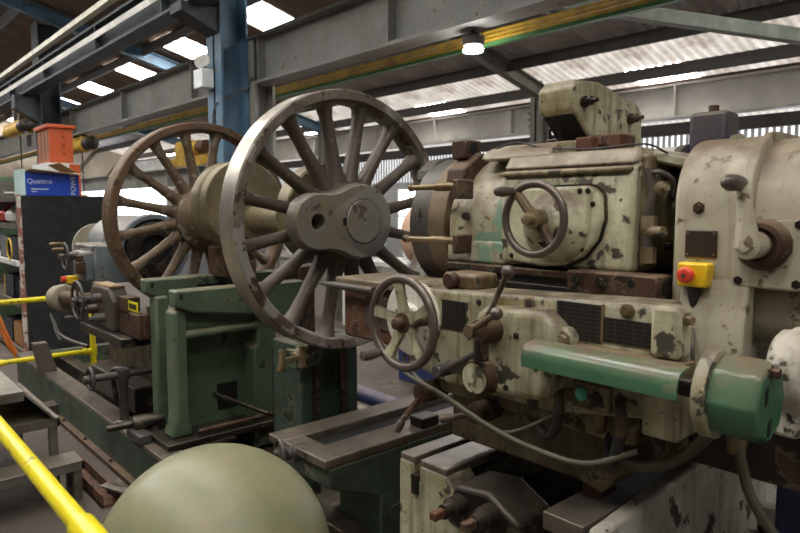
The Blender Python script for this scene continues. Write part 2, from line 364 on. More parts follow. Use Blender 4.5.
# crane girders
def girder(name, label, y, z0, z1, m, w, xs, x0=-28, x1=6):
    t = thing(name, label, 'girder', (0, y, z0))
    h = z1 - z0
    obj('beam', MB().ibeam((x0, y, (z0 + z1) / 2), (x1, y, (z0 + z1) / 2), w, h, .035), m, t)
    for x in xs: obj('stiffener', MB().box(x - .012, x + .012, y - w / 2 + .005, y + w / 2 - .005, z0 + .035, z1 - .035), m, t)
    return t
gA = girder('crane_girder', 'dark stained crane girder at top left in front of blue column', 1.5, 3.88, 4.30, DARKST, .26, [-16, -13.8, -11, -8, -5.5])
obj('crane_rail', MB().box(-28, 6, 1.46, 1.54, 4.30, 4.38), IRON, gA)
obj('rail_edge_strip', MB().box(-28, 6, 1.365, 1.372, 4.08, 4.17), GIRDERL, gA)
tk = tag(obj('pale_strip', MB().box(-28, 5, 1.3, 1.4, 4.42, 4.50), mat('strip_white', '#e8e4d4', .5, bump=0), loc=(-10, 1.35, 4.42)), 'long pale trunking running above the dark girder', 'strip')  # one plain pale strip above the girder rail
gB = girder('crane_girder', 'grey crane girder running behind blue column over the wheels', 2.25, 3.05, 3.62, GIRDER, .24, [-16, -12.2, -9.2, -6.4, -4.55, -2.2, .4])
obj('splice_plate', MB().box(-5.0, -4.6, 2.11, 2.13, 3.12, 3.56), GIRDER, gB)
for i in range(6): bolt(gB, (-4.9 + .1 * (i % 2), 2.11, 3.2 + .14 * (i // 2)), (0, -1, 0), .014, .02, PURLIN)
gC = girder('crane_girder', 'pale grey far crane girder below the corrugated roof sheets', 8.9, 3.05, 3.62, GIRDERL, .26, [-22, -19, -16, -13, -10.3, -8.2, -6.0, -4.9, -2.6, -.2])
obj('lower_rail', MB().box(-28, 6, 8.85, 8.95, 2.78, 2.98), PURLIN, gC)
obj('rail_edge', MB().box(-28, 6, 8.76, 9.04, 3.62, 3.66), RUSTB, gC)
for i in range(6): bolt(gC, (-5.6 + .12 * (i % 2), 8.88, 3.2 + .13 * (i // 2)), (0, -1, 0), .018, .02, GIRDER)

# yellow conductor rails
cr = thing('conductor_rail', 'yellow crane conductor rail with green edge below the grey girder', 'rail', (-5, 2.62, 3))
for k in range(3): obj('conductor_bar', MB().box(-28, 6, 2.6, 2.64, 3.01 + .035 * k, 3.01 + .035 * k + .026), YELLOWC, cr)
obj('earth_bar', MB().box(-28, 6, 2.59, 2.65, 2.975, 3.005), mat('earth_green', '#3f6f3a', .5), cr)
for x in (-14, -11, -8, -5.4, -3, -.8, 1.5): obj('hanger', MB().box(x - .02, x + .02, 2.3, 2.66, 3.12, 3.14).box(x - .02, x + .02, 2.3, 2.33, 3.085, 3.13), PURLIN, cr)

# diagonal beam at top right
tag(obj('diagonal_brace', MB().bar((-2.21, 2.3, 3.68), (1.1, 5.7, 2.97), .1, .125), mat('lichen_grey_paint', '#7c8078', .6, stain='#5f6a58', stain_amt=.5), bevel=.005, loc=(0, 3, 3.6)),
    'greenish grey diagonal beam crossing the top right corner', 'beam')

# high bay lamp
lx, ly, lz = -1.33, 2.34, 2.895
hl = thing('flood_lamp', 'glowing flood lamp hanging under the grey girder', 'lamp', (lx, ly, lz))
obj('lamp_housing', MB().lathe([(0, .04), (.03, .09), (.10, .1), (.12, .06)], (lx, ly, lz + .0), (0, 0, 1), 20), IRON, hl)
obj('lamp_glass', MB().lathe([(0, .0001), (.004, .085), (.02, .085)], (lx, ly, lz - .02), (0, 0, 1), 20), LAMPM, hl)
obj('lamp_bracket', MB().bar((lx, ly, lz + .1), (lx, ly, lz + .16), .03, .03, (1, 0, 0)).tube([(lx - .09, ly, lz + .02), (lx - .1, ly, lz + .12), (lx, ly, lz + .15), (lx + .1, ly, lz + .12), (lx + .09, ly, lz + .02)], .006), IRON, hl)
ld = bpy.data.lights.new('lamp_light', 'SPOT'); ld.energy = 60; ld.spot_size = R(140); ld.shadow_soft_size = .08
lo = bpy.data.objects.new('lamp_light', ld); COL.objects.link(lo); lo.parent = hl; lo.location = (0, 0, -.04)

# emergency twin spot on the column
el = thing('emergency_light', 'white emergency light box with two round lamps on blue column', 'light', (-4.98, 1.66, 2.98))
obj('case', MB().box(-5.10, -4.87, 1.58, 1.735, 2.98, 3.2), WHITEC, el, bevel=.01)
for k, x in enumerate((-5.04, -4.92)):
    obj('lamp_head', MB().lathe([(0, .03), (.05, .075), (.06, .07), (.061, .0001)], (x, 1.67, 3.30), (.5, -.8, -.1), 18), GIRDERL, el)
    obj('lamp_stem', MB().cyl((x, 1.65, 3.2), (x, 1.65, 3.30), .015), IRON, el)

# ================================================================== WHEELSET
AX = 1.5
ws = thing('wheelset', 'pair of spoked steel wheels pressed on one axle', 'wheelset', (-.75, 0, .9))
def spoke_mesh(m):
    prof = [(.12, .062, .060), (.17, .050, .052), (.23, .033, .042), (.32, .027, .036), (.42, .0245, .033), (.49, .026, .036), (.53, .033, .045), (.565, .055, .055)]
    n = 14; vs = []; fs = []
    for r, a, b in prof:
        for k in range(n):
            t = 2 * PI * k / n; c, s_ = math.cos(t), math.sin(t)
            vs.append((b * math.copysign(abs(c) ** .8, c), a * math.copysign(abs(s_) ** .8, s_), r))
    for j in range(len(prof) - 1): fs += [(j * n + i, j * n + (i + 1) % n, (j + 1) * n + (i + 1) % n, (j + 1) * n + i) for i in range(n)]
    mb = MB().add(vs, fs); me = mb.mesh('spoke_mesh', smooth=60); me.materials.append(m); return me
def sdf(y, z):
    d1 = math.hypot(y, z) - .168; d2 = math.hypot(y + .245, z) - .118; k = .12
    h = max(k - abs(d1 - d2), 0) / k
    dd = min(d1, d2) - h * h * k / 4
    t = max(0, min(1, -y / .245)); d3 = math.hypot(y + t * .245, z) - (.115)
    return min(dd, d3)
def boss_part(parent, x0, x1, m, mirror, rot):
    n = 64; H = (-.25, 0); out = []
    for i in range(n):
        a = 2 * PI * i / n; lo_, hi = 0, .6
        dy, dz = math.cos(a), math.sin(a); r = 0
        while r < .6:
            if sdf(H[0] + dy * r, H[1] + dz * r) > 0: break
            r += .003
        out.append((H[0] + dy * r, dz * r))
    hr = .037; hole = [(H[0] + hr * math.cos(2 * PI * i / n), hr * math.sin(2 * PI * i / n)) for i in range(n)]
    vs = [(x1 - .006, y * 1., z * 1.) for y, z in out] + [(x0, H[0] + (y - H[0]) * 1.06, z * 1.06) for y, z in out] + [(x1, H[0] + (y - H[0]) * .975, z * .97) for y, z in out] + \
         [(x1, y, z) for y, z in hole] + [(x1 - .12, y, z) for y, z in hole]
    fs = []
    for i in range(n):
        j = (i + 1) % n
        fs += [(i, j, n + j, n + i), (2 * n + i, 2 * n + j, j, i), (3 * n + i, 3 * n + j, 2 * n + j, 2 * n + i), (4 * n + i, 4 * n + j, 3 * n + j, 3 * n + i)]
    fs.append(tuple(range(4 * n, 5 * n)))
    vs = [(x * mirror, y, z) for x, y, z in vs]
    me = MB().add(vs, fs).mesh('crank_boss_mesh', smooth=40); me.materials.append(m)
    o = bpy.data.objects.new('crank_boss', me); COL.objects.link(o); o.parent = parent; o.rotation_euler = (rot, 0, 0)
    return o
for wi, (xf, sgn) in enumerate(((0, 1), (-1.502, -1))):
    # outer face of near wheel at x=0; far wheel spans -1.502 .. -1.638
    xa, xb = xf, xf - .136
    xm = (xa + xb) / 2; c = (xm, 0, AX)
    w = obj('wheel', MB().lathe([(-.068, .594), (-.062, .6), (.062, .6), (.068, .594), (.068, .557), (.05, .548), (.02, .54), (-.02, .54), (-.05, .548), (-.068, .557)], c, (1, 0, 0), 96, closed=True),
            RIMF if wi == 0 else RIMB, ws, loc=c, smooth=30, label='outer ring with bright turned tread' if wi == 0 else 'outer ring with brown rusty tread')
    tr = obj('tread_band', MB().lathe([(-.060, .598), (-.059, .6015), (.059, .6015), (.060, .598)], c, (1, 0, 0), 96, closed=True), BRIGHT if wi == 0 else RIMB, w, loc=c)
    sm = spoke_mesh(SPOKE if wi == 0 else SPOKER)
    for k in range(16): share(sm, 'spoke', w, c, (R(11.25 + 22.5 * k), 0, 0))
    obj('hub', MB().lathe([(-.09, .13), (-.085, .15), (-.05, .18), (0, .205), (.03, .195), (.06, .17), (.08, .16)], c, (1, 0, 0), 48), SPOKE if wi == 0 else SPOKER, w, loc=c)
    if wi == 0:
        boss_part(w, .085, .158, BOSS, 1, 0)
        obj('crank_web', MB().add([], []).prism([(-.20, .14), (-.36, .10), (-.40, 0), (-.36, -.10), (-.20, -.14), (0, -.16), (0, .16)], 'X', xm - .05, xm + .06), SPOKE, w, bevel=.03, loc=c, seg=3)
        ae = obj('axle_end', MB().lathe([(.10, .1), (.160, .1), (.163, .096), (.163, .012), (.14, .0001)], c, (1, 0, 0), 40), BOSS, w, loc=c)
        obj('keyway', MB().box(xm + .15, xm + .1605, -.118, -.092, AX - .016, AX + .016), BORE, w, loc=c)
        obj('fit_ring', MB().lathe([(.1575, .1), (.1585, .1), (.1585, .104), (.1575, .104)], c, (1, 0, 0), 40, closed=True), DARK, w, loc=c)
        # chipped balance plate edge: flat inner ring shows the lip of the rim
    else:
        obj('inner_flange', MB().lathe([(.04, .2), (.07, .2), (.09, .17), (.12, .14)], c, (1, 0, 0), 36), SPOKER, w, loc=c)
obj('axle', MB().lathe([(0, .082), (.3, .082), (.32, .078), (1.15, .078), (1.17, .082), (1.5, .082)], (-1.57, 0, AX), (1, 0, 0), 36), OLIVE, ws)
ex = [(0, .24), (.008, .25), (.082, .25), (.09, .24), (.092, .225), (.118, .225), (.12, .24), (.128, .25), (.195, .25), (.2, .245)]
obj('eccentric_sheave', MB().lathe(ex, (-1.2, 0, AX + .085), (1, 0, 0), 56), OLIVE, ws, label='olive double eccentric disc on the axle')
obj('sheave_collar', MB().lathe([(0, .13), (.12, .13), (.13, .12)], (-1.0, 0, AX), (1, 0, 0), 36), OLIVE, ws)
obj('eccentric_sheave', MB().lathe([(0, .235), (.008, .25), (.1, .25), (.108, .24)], (-.30, .02, AX + .03), (1, 0, 0), 56), OLIVE, ws, label='olive eccentric disc behind the near wheel')

# ================================================================== GREEN BED
bed = thing('machine_bed', 'long green lathe bed lying on the floor', 'machine bed', (-2, 0, 0))
obj('front_wall', MB().box(-4.15, .9, -.60, -.50, 0, .25), GREEND, bed, bevel=.006)
obj('rear_wall', MB().box(-4.15, .9, .5, .6, 0, .25), GREEND, bed, bevel=.006)
obj('end_wall', MB().box(-4.15, -4.05, -.5, .5, 0, .25), GREEND, bed, bevel=.006)
obj('swarf_tray', MB().box(-4.05, .9, -.5, .5, 0, .10), RUSTB, bed)
obj('top_rail', MB().box(-4.15, .9, -.60, -.47, .25, .265), WAY, bed, bevel=.004)
obj('inner_way', MB().box(-4.0, .9, -.36, -.26, .10, .265), DARK, bed, bevel=.006)
obj('inner_way', MB().box(-4.0, .9, .26, .36, .10, .265), DARK, bed, bevel=.006)
obj('foot_flange', MB().box(-3.2, .5, -.64, -.60, 0, .03), RUSTB, bed)
obj('foot_block', MB().box(-2.95, -2.8, -.67, -.60, .04, .10), IRON, bed)
for x in (-2.6, -2.1, -1.6, -1.1): bolt(bed, (x, -.62, .03), (0, 0, 1), .010, .015, RUSTB)
tag(obj('floor_channel', MB().box(-1.75, -1.05, -.84, -.83, 0, .07).box(-1.75, -1.05, -.76, -.75, 0, .07).box(-1.75, -1.05, -.84, -.75, 0, .012), RUST, loc=(-1.4, -.8, 0)),
    'rusty steel channel lying on floor beside the green bed', 'channel')
tag(obj('angle_offcut', MB().bar((-1.15, -.80, .085), (-.95, -.72, .085), .05, .01).bar((-1.15, -.78, .06), (-.95, -.70, .06), .01, .06), SHEET, loc=(-1.05, -.76, .03)),
    'small bent metal offcut on the end of rusty channel', 'offcut')

# ================================================================== AXLE STAND (far, green)
st = thing('axle_stand', 'green cast stand with two cantilever arms under the axle', 'stand', (-1.1, 0, .23))
armp = [(-.46, 1.12), (.355, 1.12), (.355, .9), (.16, .92), (-.36, .99), (-.46, 1.03)]
a1 = obj('arm', MB().prism(armp, 'X', -1.04, -.94), GREEN, st, bevel=.012, label='front cantilever arm with pale dusty top')
armb = [(-.50, 1.16), (.355, 1.16), (.355, .9), (.05, .9), (-.38, 1.03), (-.50, 1.08)]
a2 = obj('arm', MB().prism(armb, 'X', -1.34, -1.24), GREEN, st, bevel=.012, label='rear cantilever arm beside the far wheel')
obj('slot', MB().box(-.9405, -.936, -.435, -.42, 1.07, 1.10), BORE, a1)
obj('slot', MB().box(-1.2405, -1.236, -.475, -.46, 1.11, 1.14), BORE, a2)
obj('slot', MB().box(-1.24, -1.236, -.2, -.02, 1.08, 1.11), BORE, a2)
obj('upright', MB().prism([(-.49, .30), (-.36, .30), (-.385, .42), (-.385, 1.03), (-.46, 1.0), (-.46, .42)], 'X', -1.10, -.97), GREEN, st, bevel=.02, seg=3)
obj('upright', MB().prism([(.02, .12), (.18, .12), (.18, .95), (.05, .95), (.05, .75), (.02, .73)], 'X', -1.3, -.98), GREEN, st, bevel=.015, seg=3)
obj('back_panel', MB().box(-1.16, -1.12, -.375, .05, .3, 1.0), GREEN, st)
obj('panel_opening', MB().box(-1.12, -1.116, -.15, -.02, .36, .52), BORE, st, bevel=.02)
obj('top_panel', MB().box(-1.12, -1.02, -.375, .05, .87, 1.0), GREEN, st)
obj('rounded_lip', MB().tube([(-1.0, -.46, .86), (-1.0, .06, .87)], .026, 12), GREEN, st)
obj('base_plate', MB().box(-1.38, -.90, -.54, .3, .265, .30), DARK, st, bevel=.006)
obj('tie_rod', MB().cyl((-.93, -.36, .33), (-.93, .12, .33), .014), RUSTB, st)
obj('rear_upright', MB().box(-1.32, -1.22, -.46, -.38, .30, 1.06), GREEN, st, bevel=.015)
obj('tie_rod', MB().cyl((-1.6, -.36, .55), (-.75, -.02, .40), .013), DARK, st)
obj('end_column', MB().box(-1.22, -1.0, .36, .48, .1, 1.2), RUSTB, st, bevel=.01)
bolt(st, (-.99, .42, 1.06), (1, 0, 0), .03, .03, IRON)
obj('axle_rest', MB().box(-1.3, -1.1, -.1, .1, 1.15, 1.33), RUSTB, st, bevel=.01, label='dark brown steel block under the eccentric disc')
obj('clamp_rod', MB().tube([(-1.02, .05, 1.1), (-1.02, .05, 1.28), (-1.06, .0, 1.32)], .018, 10), SPOKER, st)

# screw rod with small handwheel in front of stand
def wheel_parts(root, c, nrm, Rr, r, ns, hub_r, mrim, mspoke, dish=.02, sr=.012, hub_len=.04, handle=None, name='handwheel', hub_m=None, a0=0, flat=False, label=None):
    d, u, w = frame(nrm); c = Vector(c)
    rim = obj(name, MB().torus(c, nrm, Rr, r, 48, 12), mrim, root, loc=c, label=label)
    hc = c - d * dish
    obj('hub', MB().lathe([(-hub_len * .5, hub_r), (hub_len * .3, hub_r), (hub_len * .35, hub_r * .6), (hub_len * .8, hub_r * .55), (hub_len * .85, hub_r * .35)], hc, d, 20), hub_m or mspoke, rim, loc=c)
    for k in range(ns):
        a = a0 + 2 * PI * k / ns; e = u * math.cos(a) + w * math.sin(a); tng = d.cross(e)
        if flat:
            mb = MB(); p0 = hc + e * hub_r * .6; p1 = c + e * (Rr - r * .3)
            vs = []
            for p, ww, hh in ((p0, sr * 1.5, sr * .7), ((p0 + p1) / 2, sr * 1.05, sr * .6), (p1, sr * 1.5, sr * .6)):
                vs += [p + tng * a_ * ww + d * b_ * hh for a_, b_ in ((-1, -1), (1, -1), (1, 1), (-1, 1))]
            mb.add(vs, [(j * 4 + i, j * 4 + (i + 1) % 4, j * 4 + 4 + (i + 1) % 4, j * 4 + 4 + i) for j in (0, 1) for i in range(4)] + [(0, 1, 2, 3), (8, 9, 10, 11)])
            obj('wheel_spoke', mb, mspoke, rim, loc=c, bevel=.004)
        else:
            obj('wheel_spoke', MB().tube([hc + e * hub_r * .6, c + e * (Rr - r * .3)], [sr * 1.2, sr], 10), mspoke, rim, loc=c)
    if handle:
        a, L_, hr, hm = handle; e = u * math.cos(a) + w * math.sin(a); p = c + e * Rr
        obj('handle', MB().lathe([(0, hr * .5), (.015, hr * .6), (L_ * .3, hr * .8), (L_ * .7, hr), (L_ * .95, hr * .8), (L_, hr * .3)], p, d, 14), hm, rim, loc=c)
    return rim
sr_ = thing('traverse_screw', 'horizontal screw rod with small handwheel before green stand', 'screw rod', (-1.5, -.5, .265))
obj('rod', MB().cyl((-1.5, -.78, .58), (-1.5, -.2, .575), .022), IRON, sr_)
obj('support_post', MB().lathe([(0, .05), (.03, .05), (.04, .028), (.27, .026), (.29, .04), (.345, .04)], (-1.5, -.56, .265), (0, 0, 1), 16), IRON, sr_)
wheel_parts(sr_, (-1.5, -.74, .58), (0, -1, 0), .06, .011, 4, .026, IRON, IRON, dish=.0, sr=.006)
sr2 = thing('adjusting_screw', 'stubby adjusting screw at foot of green stand', 'screw rod', (-1.2, -.56, .265))
obj('screw_bracket', MB().box(-1.3, -1.1, -.62, -.545, .265, .32), IRON, sr2, bevel=.01)
obj('screw_barrel', MB().lathe([(0, .02), (.03, .03), (.1, .045), (.16, .045), (.17, .02), (.3, .018)], (-1.2, -.44, .36), (-.35, -.9, -.1), 16), DARK, sr2)

# ================================================================== NEAR PEDESTAL (dark, under the near wheel)
pd = thing('wheel_pedestal', 'dark green pedestal standing under the near wheel', 'pedestal', (-.35, -.05, .1))
obj('front_plate', MB().box(-.30, -.26, -.10, .14, .1, .86), GREEND, pd)
obj('pillar', MB().box(-.46, -.2, -.16, -.09, .1, .90), GREEND, pd, bevel=.01)
obj('pillar', MB().box(-.46, -.2, .12, .19, .1, .92), GREEND, pd, bevel=.01)
obj('rust_strip', MB().box(-.205, -.19, -.085, -.06, .1, .86), RUSTB, pd)
obj('rust_strip', MB().box(-.205, -.19, .08, .11, .1, .86), RUSTB, pd)
obj('rear_body', MB().box(-.5, -.3, -.14, .16, .1, .84), DARK, pd)
obj('foot', MB().box(-.52, -.1, -.22, .24, .1, .14), GREEND, pd)
cl = thing('wheel_clamp', 'forked steel clamp with green bracket at bottom of near wheel', 'clamp', (-.12, -.2, .84))
obj('bracket', MB().prism([(-.22, .80), (-.09, .81), (-.06, .90), (-.09, .945), (-.14, .945), (-.17, .88), (-.22, .89)], 'X', -.24, -.145), GREEN, cl, bevel=.006)
obj('fork_arm', MB().box(-.16, -.06, -.245, -.20, .868, .888), BRASS, cl, bevel=.004)
for y, t in ((-.345, 0), (-.235, .0)):
    obj('fork', MB().prism([(y - .010, .93), (y + .014, .93), (y + .006, .87), (y + .012, .825), (y - .002, .84), (y - .012, .825), (y - .022, .835), (y - .008, .88)], 'X', -.085, -.055), BRASS, cl, bevel=.003)
obj('fork_bar', MB().box(-.085, -.06, -.345, -.235, .868, .89), BRASS, cl, bevel=.004)
bolt(cl, (-.145, -.13, .86), (1, 0, 0), .018, .025, IRON); bolt(cl, (-.145, -.10, .90), (1, 0, 0), .015, .02, IRON)

# ================================================================== CROSS SLIDE in the middle (green bracket with steel ways)
cs = thing('cross_slide', 'green bracket with two worn steel slideways before near wheel', 'slide', (.3, 0, 0))
YF = -.52
obj('bracket_body', MB().prism([(YF + .02, .60), (.5, .60), (.5, .42), (YF + .25, .42), (YF + .02, .52)], 'X', .12, .50), GREEND, cs, bevel=.01)
obj('way', MB().prism([(.10, .635), (.22, .635), (.22, .60), (.10, .60)], 'Y', YF, .55), WAY, cs, bevel=.006)
obj('way', MB().prism([(.36, .635), (.50, .635), (.50, .60), (.36, .60)], 'Y', YF, .55), WAY, cs, bevel=.006)
obj('end_bar', MB().box(.2, .38, YF, YF + .10, .602, .633), WAY, cs, bevel=.004)
obj('pedestal', MB().box(.22, .5, -.25, .25, .10, .43), GREEND, cs, bevel=.01)
obj('side_recess', MB().box(.5, .505, -.2, .2, .14, .36), GREEND, cs)
obj('trough', MB().box(.22, .36, YF + .1, .5, .6005, .604), BORE, cs)
obj('stop_block', MB().box(.42, .50, -.02, .08, .636, .68), DARK, cs, bevel=.006)
wheel_parts(cs, (.262, -.565, .612), (-.25, -1, 0), .05, .009, 3, .022, IRON, IRON, dish=.01, sr=.007)
obj('screw_boss', MB().lathe([(0, .035), (.06, .035), (.07, .022), (.12, .02)], (.29, YF + .06, .60), (-.25, -1, 0), 16), IRON, cs)

# ================================================================== GREEN DOME in front
dm = thing('dome_cover', 'olive green riveted dome with small hole at the bottom of view', 'dome', (.777, -1.085, 0))
dr = .318; dz = .585
prof = [(0, dr), (dz, dr)] + [(dz + dr * math.sin(R(a)), max(dr * math.cos(R(a)), .0001)) for a in range(5, 91, 5)]
dob = obj('dome_shell', MB().lathe(prof, (.777, -1.085, 0), (0, 0, 1), 64), DOME, dm, smooth=60)
obj('vent_hole', MB().lathe([(0, .0001), (.0, .0075), (.003, .0075)], (.777 - .0, -1.085 + .03, dz + dr - .0055), (-.06, .12, 1), 12), BORE, dm)
dm['label'] = 'olive green steel dome with small hole in its top'
# ================================================================== GUARD RAILS
gr = thing('guard_rail', 'yellow tube guard rail crossing the bottom left corner', 'guard rail', (.6, -1.5, 0))
obj('top_tube', MB().cyl((-1.6, -1.53, 1.0), (1.30, -1.53, 1.0), 0.0185, n=20), YELLOW, gr)
obj('corner_fitting', MB().cyl((1.19, -1.53, 1.0), (1.31, -1.53, 1.0), .0245, n=20).cyl((1.26, -1.53, .93), (1.26, -1.53, 1.0), .0245, n=20), YELLOW, gr)
obj('post', MB().cyl((1.26, -1.53, 0), (1.26, -1.53, 1.0), 0.0185, n=20), YELLOW, gr)
obj('post', MB().cyl((-1.4, -1.53, 0), (-1.4, -1.53, 1.0), 0.0185, n=20), YELLOW, gr)
obj('mid_tube', MB().cyl((-1.6, -1.53, .5), (1.26, -1.53, .5), 0.0185, n=20), YELLOW, gr)
g2 = thing('guard_rail', 'yellow tube guard rail with post beside the black board', 'guard rail', (-3.6, -.4, 0))
X2 = -3.6
obj('top_tube', MB().cyl((X2, -2.6, .80), (X2, -.11, .80), .022, n=16), YELLOW, g2)
obj('mid_tube', MB().cyl((X2, -2.6, .305), (X2, -.11, .305), .022, n=16), YELLOW, g2)
obj('post', MB().cyl((X2, -.11, .10), (X2, -.11, .82), .024, n=16), YELLOW, g2)
obj('post', MB().cyl((X2, -1.9, 0), (X2, -1.9, .82), .024, n=16), YELLOW, g2)
obj('fitting', MB().cyl((X2, -.19, .305), (X2, -.10, .305), .031, n=16).cyl((X2, -.11, .26), (X2, -.11, .35), .031, n=16), YELLOW, g2)
obj('fitting', MB().cyl((X2, -.84, .305), (X2, -.80, .305), .028, n=16), YELLOW, g2)

# ================================================================== STEPS and tray at left
for nm, lab, x0, x1, y0, y1, z in (('step_platform', 'upper grey steel step platform at left edge', -2.35, -1.42, -1.48, -.93, .42), ('step_platform', 'lower grey steel step platform at left edge', -1.40, -1.22, -1.48, -.87, .22)):
    t = thing(nm, lab, 'step', ((x0 + x1) / 2, (y0 + y1) / 2, 0), 'steel steps beside the bed')
    obj('tread', MB().box(x0, x1, y0, y1, z - .012, z), SHEET, t, bevel=.003)
    obj('skirt', MB().box(x0, x1, y1 - .012, y1, z - .05, z - .012).box(x1 - .012, x1, y0, y1, z - .05, z - .012), SHEET, t)
    for x in (x0 + .03, x1 - .03):
        for y in (y0 + .03, y1 - .03): obj('leg', MB().box(x - .02, x + .02, y - .02, y + .02, 0, z - .012), SHEET, t)
tr_ = thing('folded_tray', 'bent grey sheet metal tray resting on upper step', 'tray', (-1.75, -1.1, .42))
obj('tray_sheet', MB().prism([(-1.55, .425), (-1.32, .60), (-1.10, .60), (-.96, .43), (-.965, .422), (-1.105, .588), (-1.315, .588), (-1.545, .42)], 'X', -2.5, -1.40), mat('pale_sheet_metal', '#8d877c', .45, .3, stain='#6b6154', stain_amt=.5), tr_)
obj('tray_lip', MB().box(-1.42, -1.40, -1.32, -1.10, .55, .588), SHEET, tr_)
tag(obj('timber_wedge', MB().prism([(-.62, .265), (-.50, .265), (-.56, .50), (-.66, .50)], 'X', -3.3, -3.2), mat('grey_timber', '#5d544b', .8), loc=(-3.25, -.56, .225), bevel=.004),
    'grey timber offcut leaning at the end of the green bed', 'offcut')

# ================================================================== LATHE BASE (right)
lb = thing('slide_bed', 'worn cream machine base with dark slideways at bottom right', 'machine base', (1.3, 0, 0))
BF = -.56
obj('front_wall', MB().prism([(.94, 0), (1.60, 0), (1.60, .76), (1.56, .76), (1.50, .70), (1.40, .64), (1.22, .70), (1.14, .79), (1.03, .79), (1.03, .745), (1.005, .745), (1.005, .79), (.94, .79)], 'Y', BF + .01, BF + .12), CREAM, lb, bevel=.008)
obj('side_wall', MB().prism([(BF + .01, 0), (.75, 0), (.75, .90), (.35, .90), (.13, .858), (BF + .01, .812)], 'X', 1.60, 1.64), WHITEP, lb, bevel=.008)
obj('left_wall', MB().box(.94, 1.0, BF + .1, .75, 0, .78), CREAMD, lb)
obj('inner_floor', MB().box(1.0, 1.6, BF + .1, .75, 0, .55), DARK, lb)
obj('slideway', MB().box(.942, 1.005, BF + .014, .6, .78, .808), WAY, lb, bevel=.004)
obj('slideway', MB().box(1.03, 1.138, BF + .014, .6, .78, .808), WAY, lb, bevel=.004)
obj('slideway', MB().box(1.47, 1.585, BF + .014, .6, .76, .808), WAY, lb, bevel=.004)
obj('way_groove', MB().box(1.005, 1.03, BF, .6, .70, .76), DARK, lb)
obj('screw_bracket', MB().prism([(1.15, .70), (1.18, .785), (1.30, .80), (1.40, .75), (1.42, .66), (1.15, .66)], 'Y', BF + .0, BF + .16), DARK, lb, bevel=.015, seg=3)
for x, z in ((1.225, .748), (1.335, .76)):
    s_ = obj('screw_shaft', MB().lathe([(0, .03), (.04, .03), (.045, .022), (.07, .02)], (x, BF - .02, z), (0, -1, 0), 18), DARK, lb)
    obj('square_end', MB().box(x - .011, x + .011, BF - .13, BF - .08, z - .011, z + .011), RUST, s_, bevel=.002)
obj('lead_screw', MB().cyl((1.21, BF + .1, .70), (1.21, .6, .70), .025).cyl((1.33, BF + .1, .70), (1.33, .6, .70), .025), DARK, lb)
obj('rust_block', MB().box(1.49, 1.545, -.40, -.32, .815, .85), RUST, lb, bevel=.004)
obj('side_boss', MB().lathe([(0, .045), (.02, .045), (.022, .03), (.04, .03)], (1.64, -.25, .62), (1, 0, 0), 20), WHITEP, lb)
tag(obj('clamp_block', MB().box(1.70, 1.80, .1, .3, 0, .6).cyl((1.75, .2, .6), (1.75, .2, .68), .03), WHITEP, loc=(1.75, .2, 0), bevel=.006), 'pale steel clamp block with stud beside the white base wall', 'block')
for i, z in enumerate((.42, .36, .30)):
    tag(obj('steel_plank', MB().box(1.7 + .02 * i, 2.5, .55 - .1 * i, 1.2, z - .05, z), WAY, loc=(2.1, .8, z - .05), bevel=.004), 'dark steel slab in low stack right of the base, %s of three' % ('topmost', 'middle', 'lowest')[i], 'slab', 'steel slabs')

# ================================================================== CARRIAGE
cg = thing('lathe_carriage', 'cream chipped lathe carriage with handwheel, levers and black plates', 'carriage', (1.3, -.3, .82))
obj('saddle', MB().prism([(1.05, .86), (1.50, .86), (1.56, .845), (1.60, .90), (1.70, .955), (1.70, 1.08), (1.05, 1.08)], 'Y', -.43, .45), mat('oily_saddle_paint', '#7a7058', .5, under='#2d281f', chip=.4, cscale=8, stain='#4a3c26', stain_amt=.8, dust=.6, streak=.9, streakcol='#2d2418'), cg, bevel=.01)
obj('apron', MB().prism([(.92, 1.318), (1.72, 1.348), (1.72, 1.09), (1.45, 1.045), (1.10, 1.045), (.92, 1.075)], 'Y', -.50, -.36), CREAM, cg, bevel=.012, seg=3)
obj('carriage_core', MB().box(.93, 1.60, -.365, .1, 1.05, 1.315), DARK, cg)
obj('lower_body', MB().box(1.0, 1.66, -.46, .2, 1.0, 1.07), CREAMD, cg, bevel=.01)
obj('side_box', MB().box(.53, .93, -.45, -.24, 1.10, 1.285), RUST, cg, bevel=.01, label='rust red side box')
obj('side_box_lid', MB().box(.505, .98, -.47, -.22, 1.288, 1.314), mat('dusty_lid', '#6f624e', .6, stain='#8a7d66', stain_amt=.3), cg, bevel=.006)
obj('lid_rod', MB().lathe([(0, .003), (.1, .013), (.32, .013)], (.42, -.485, 1.285), (1, 0, 0), 12), IRON, cg)
obj('side_plate', MB().box(.66, .80, -.456, -.45, 1.15, 1.26), IRON, cg)
bolt(cg, (.72, -.456, 1.20), (0, -1, 0), .018, .02, CREAMD)
obj('top_block', MB().box(1.05, 1.18, -.47, -.37, 1.32, 1.372), CREAMD, cg, bevel=.014, seg=3)
obj('top_stud', MB().lathe([(0, .024), (.02, .026), (.025, .02)], (1.09, -.47, 1.35), (0, -1, 0), 14), RUSTB, cg)
obj('side_lip', MB().box(.91, 1.0, -.495, -.3, 1.312, 1.332), CREAM, cg, bevel=.006)
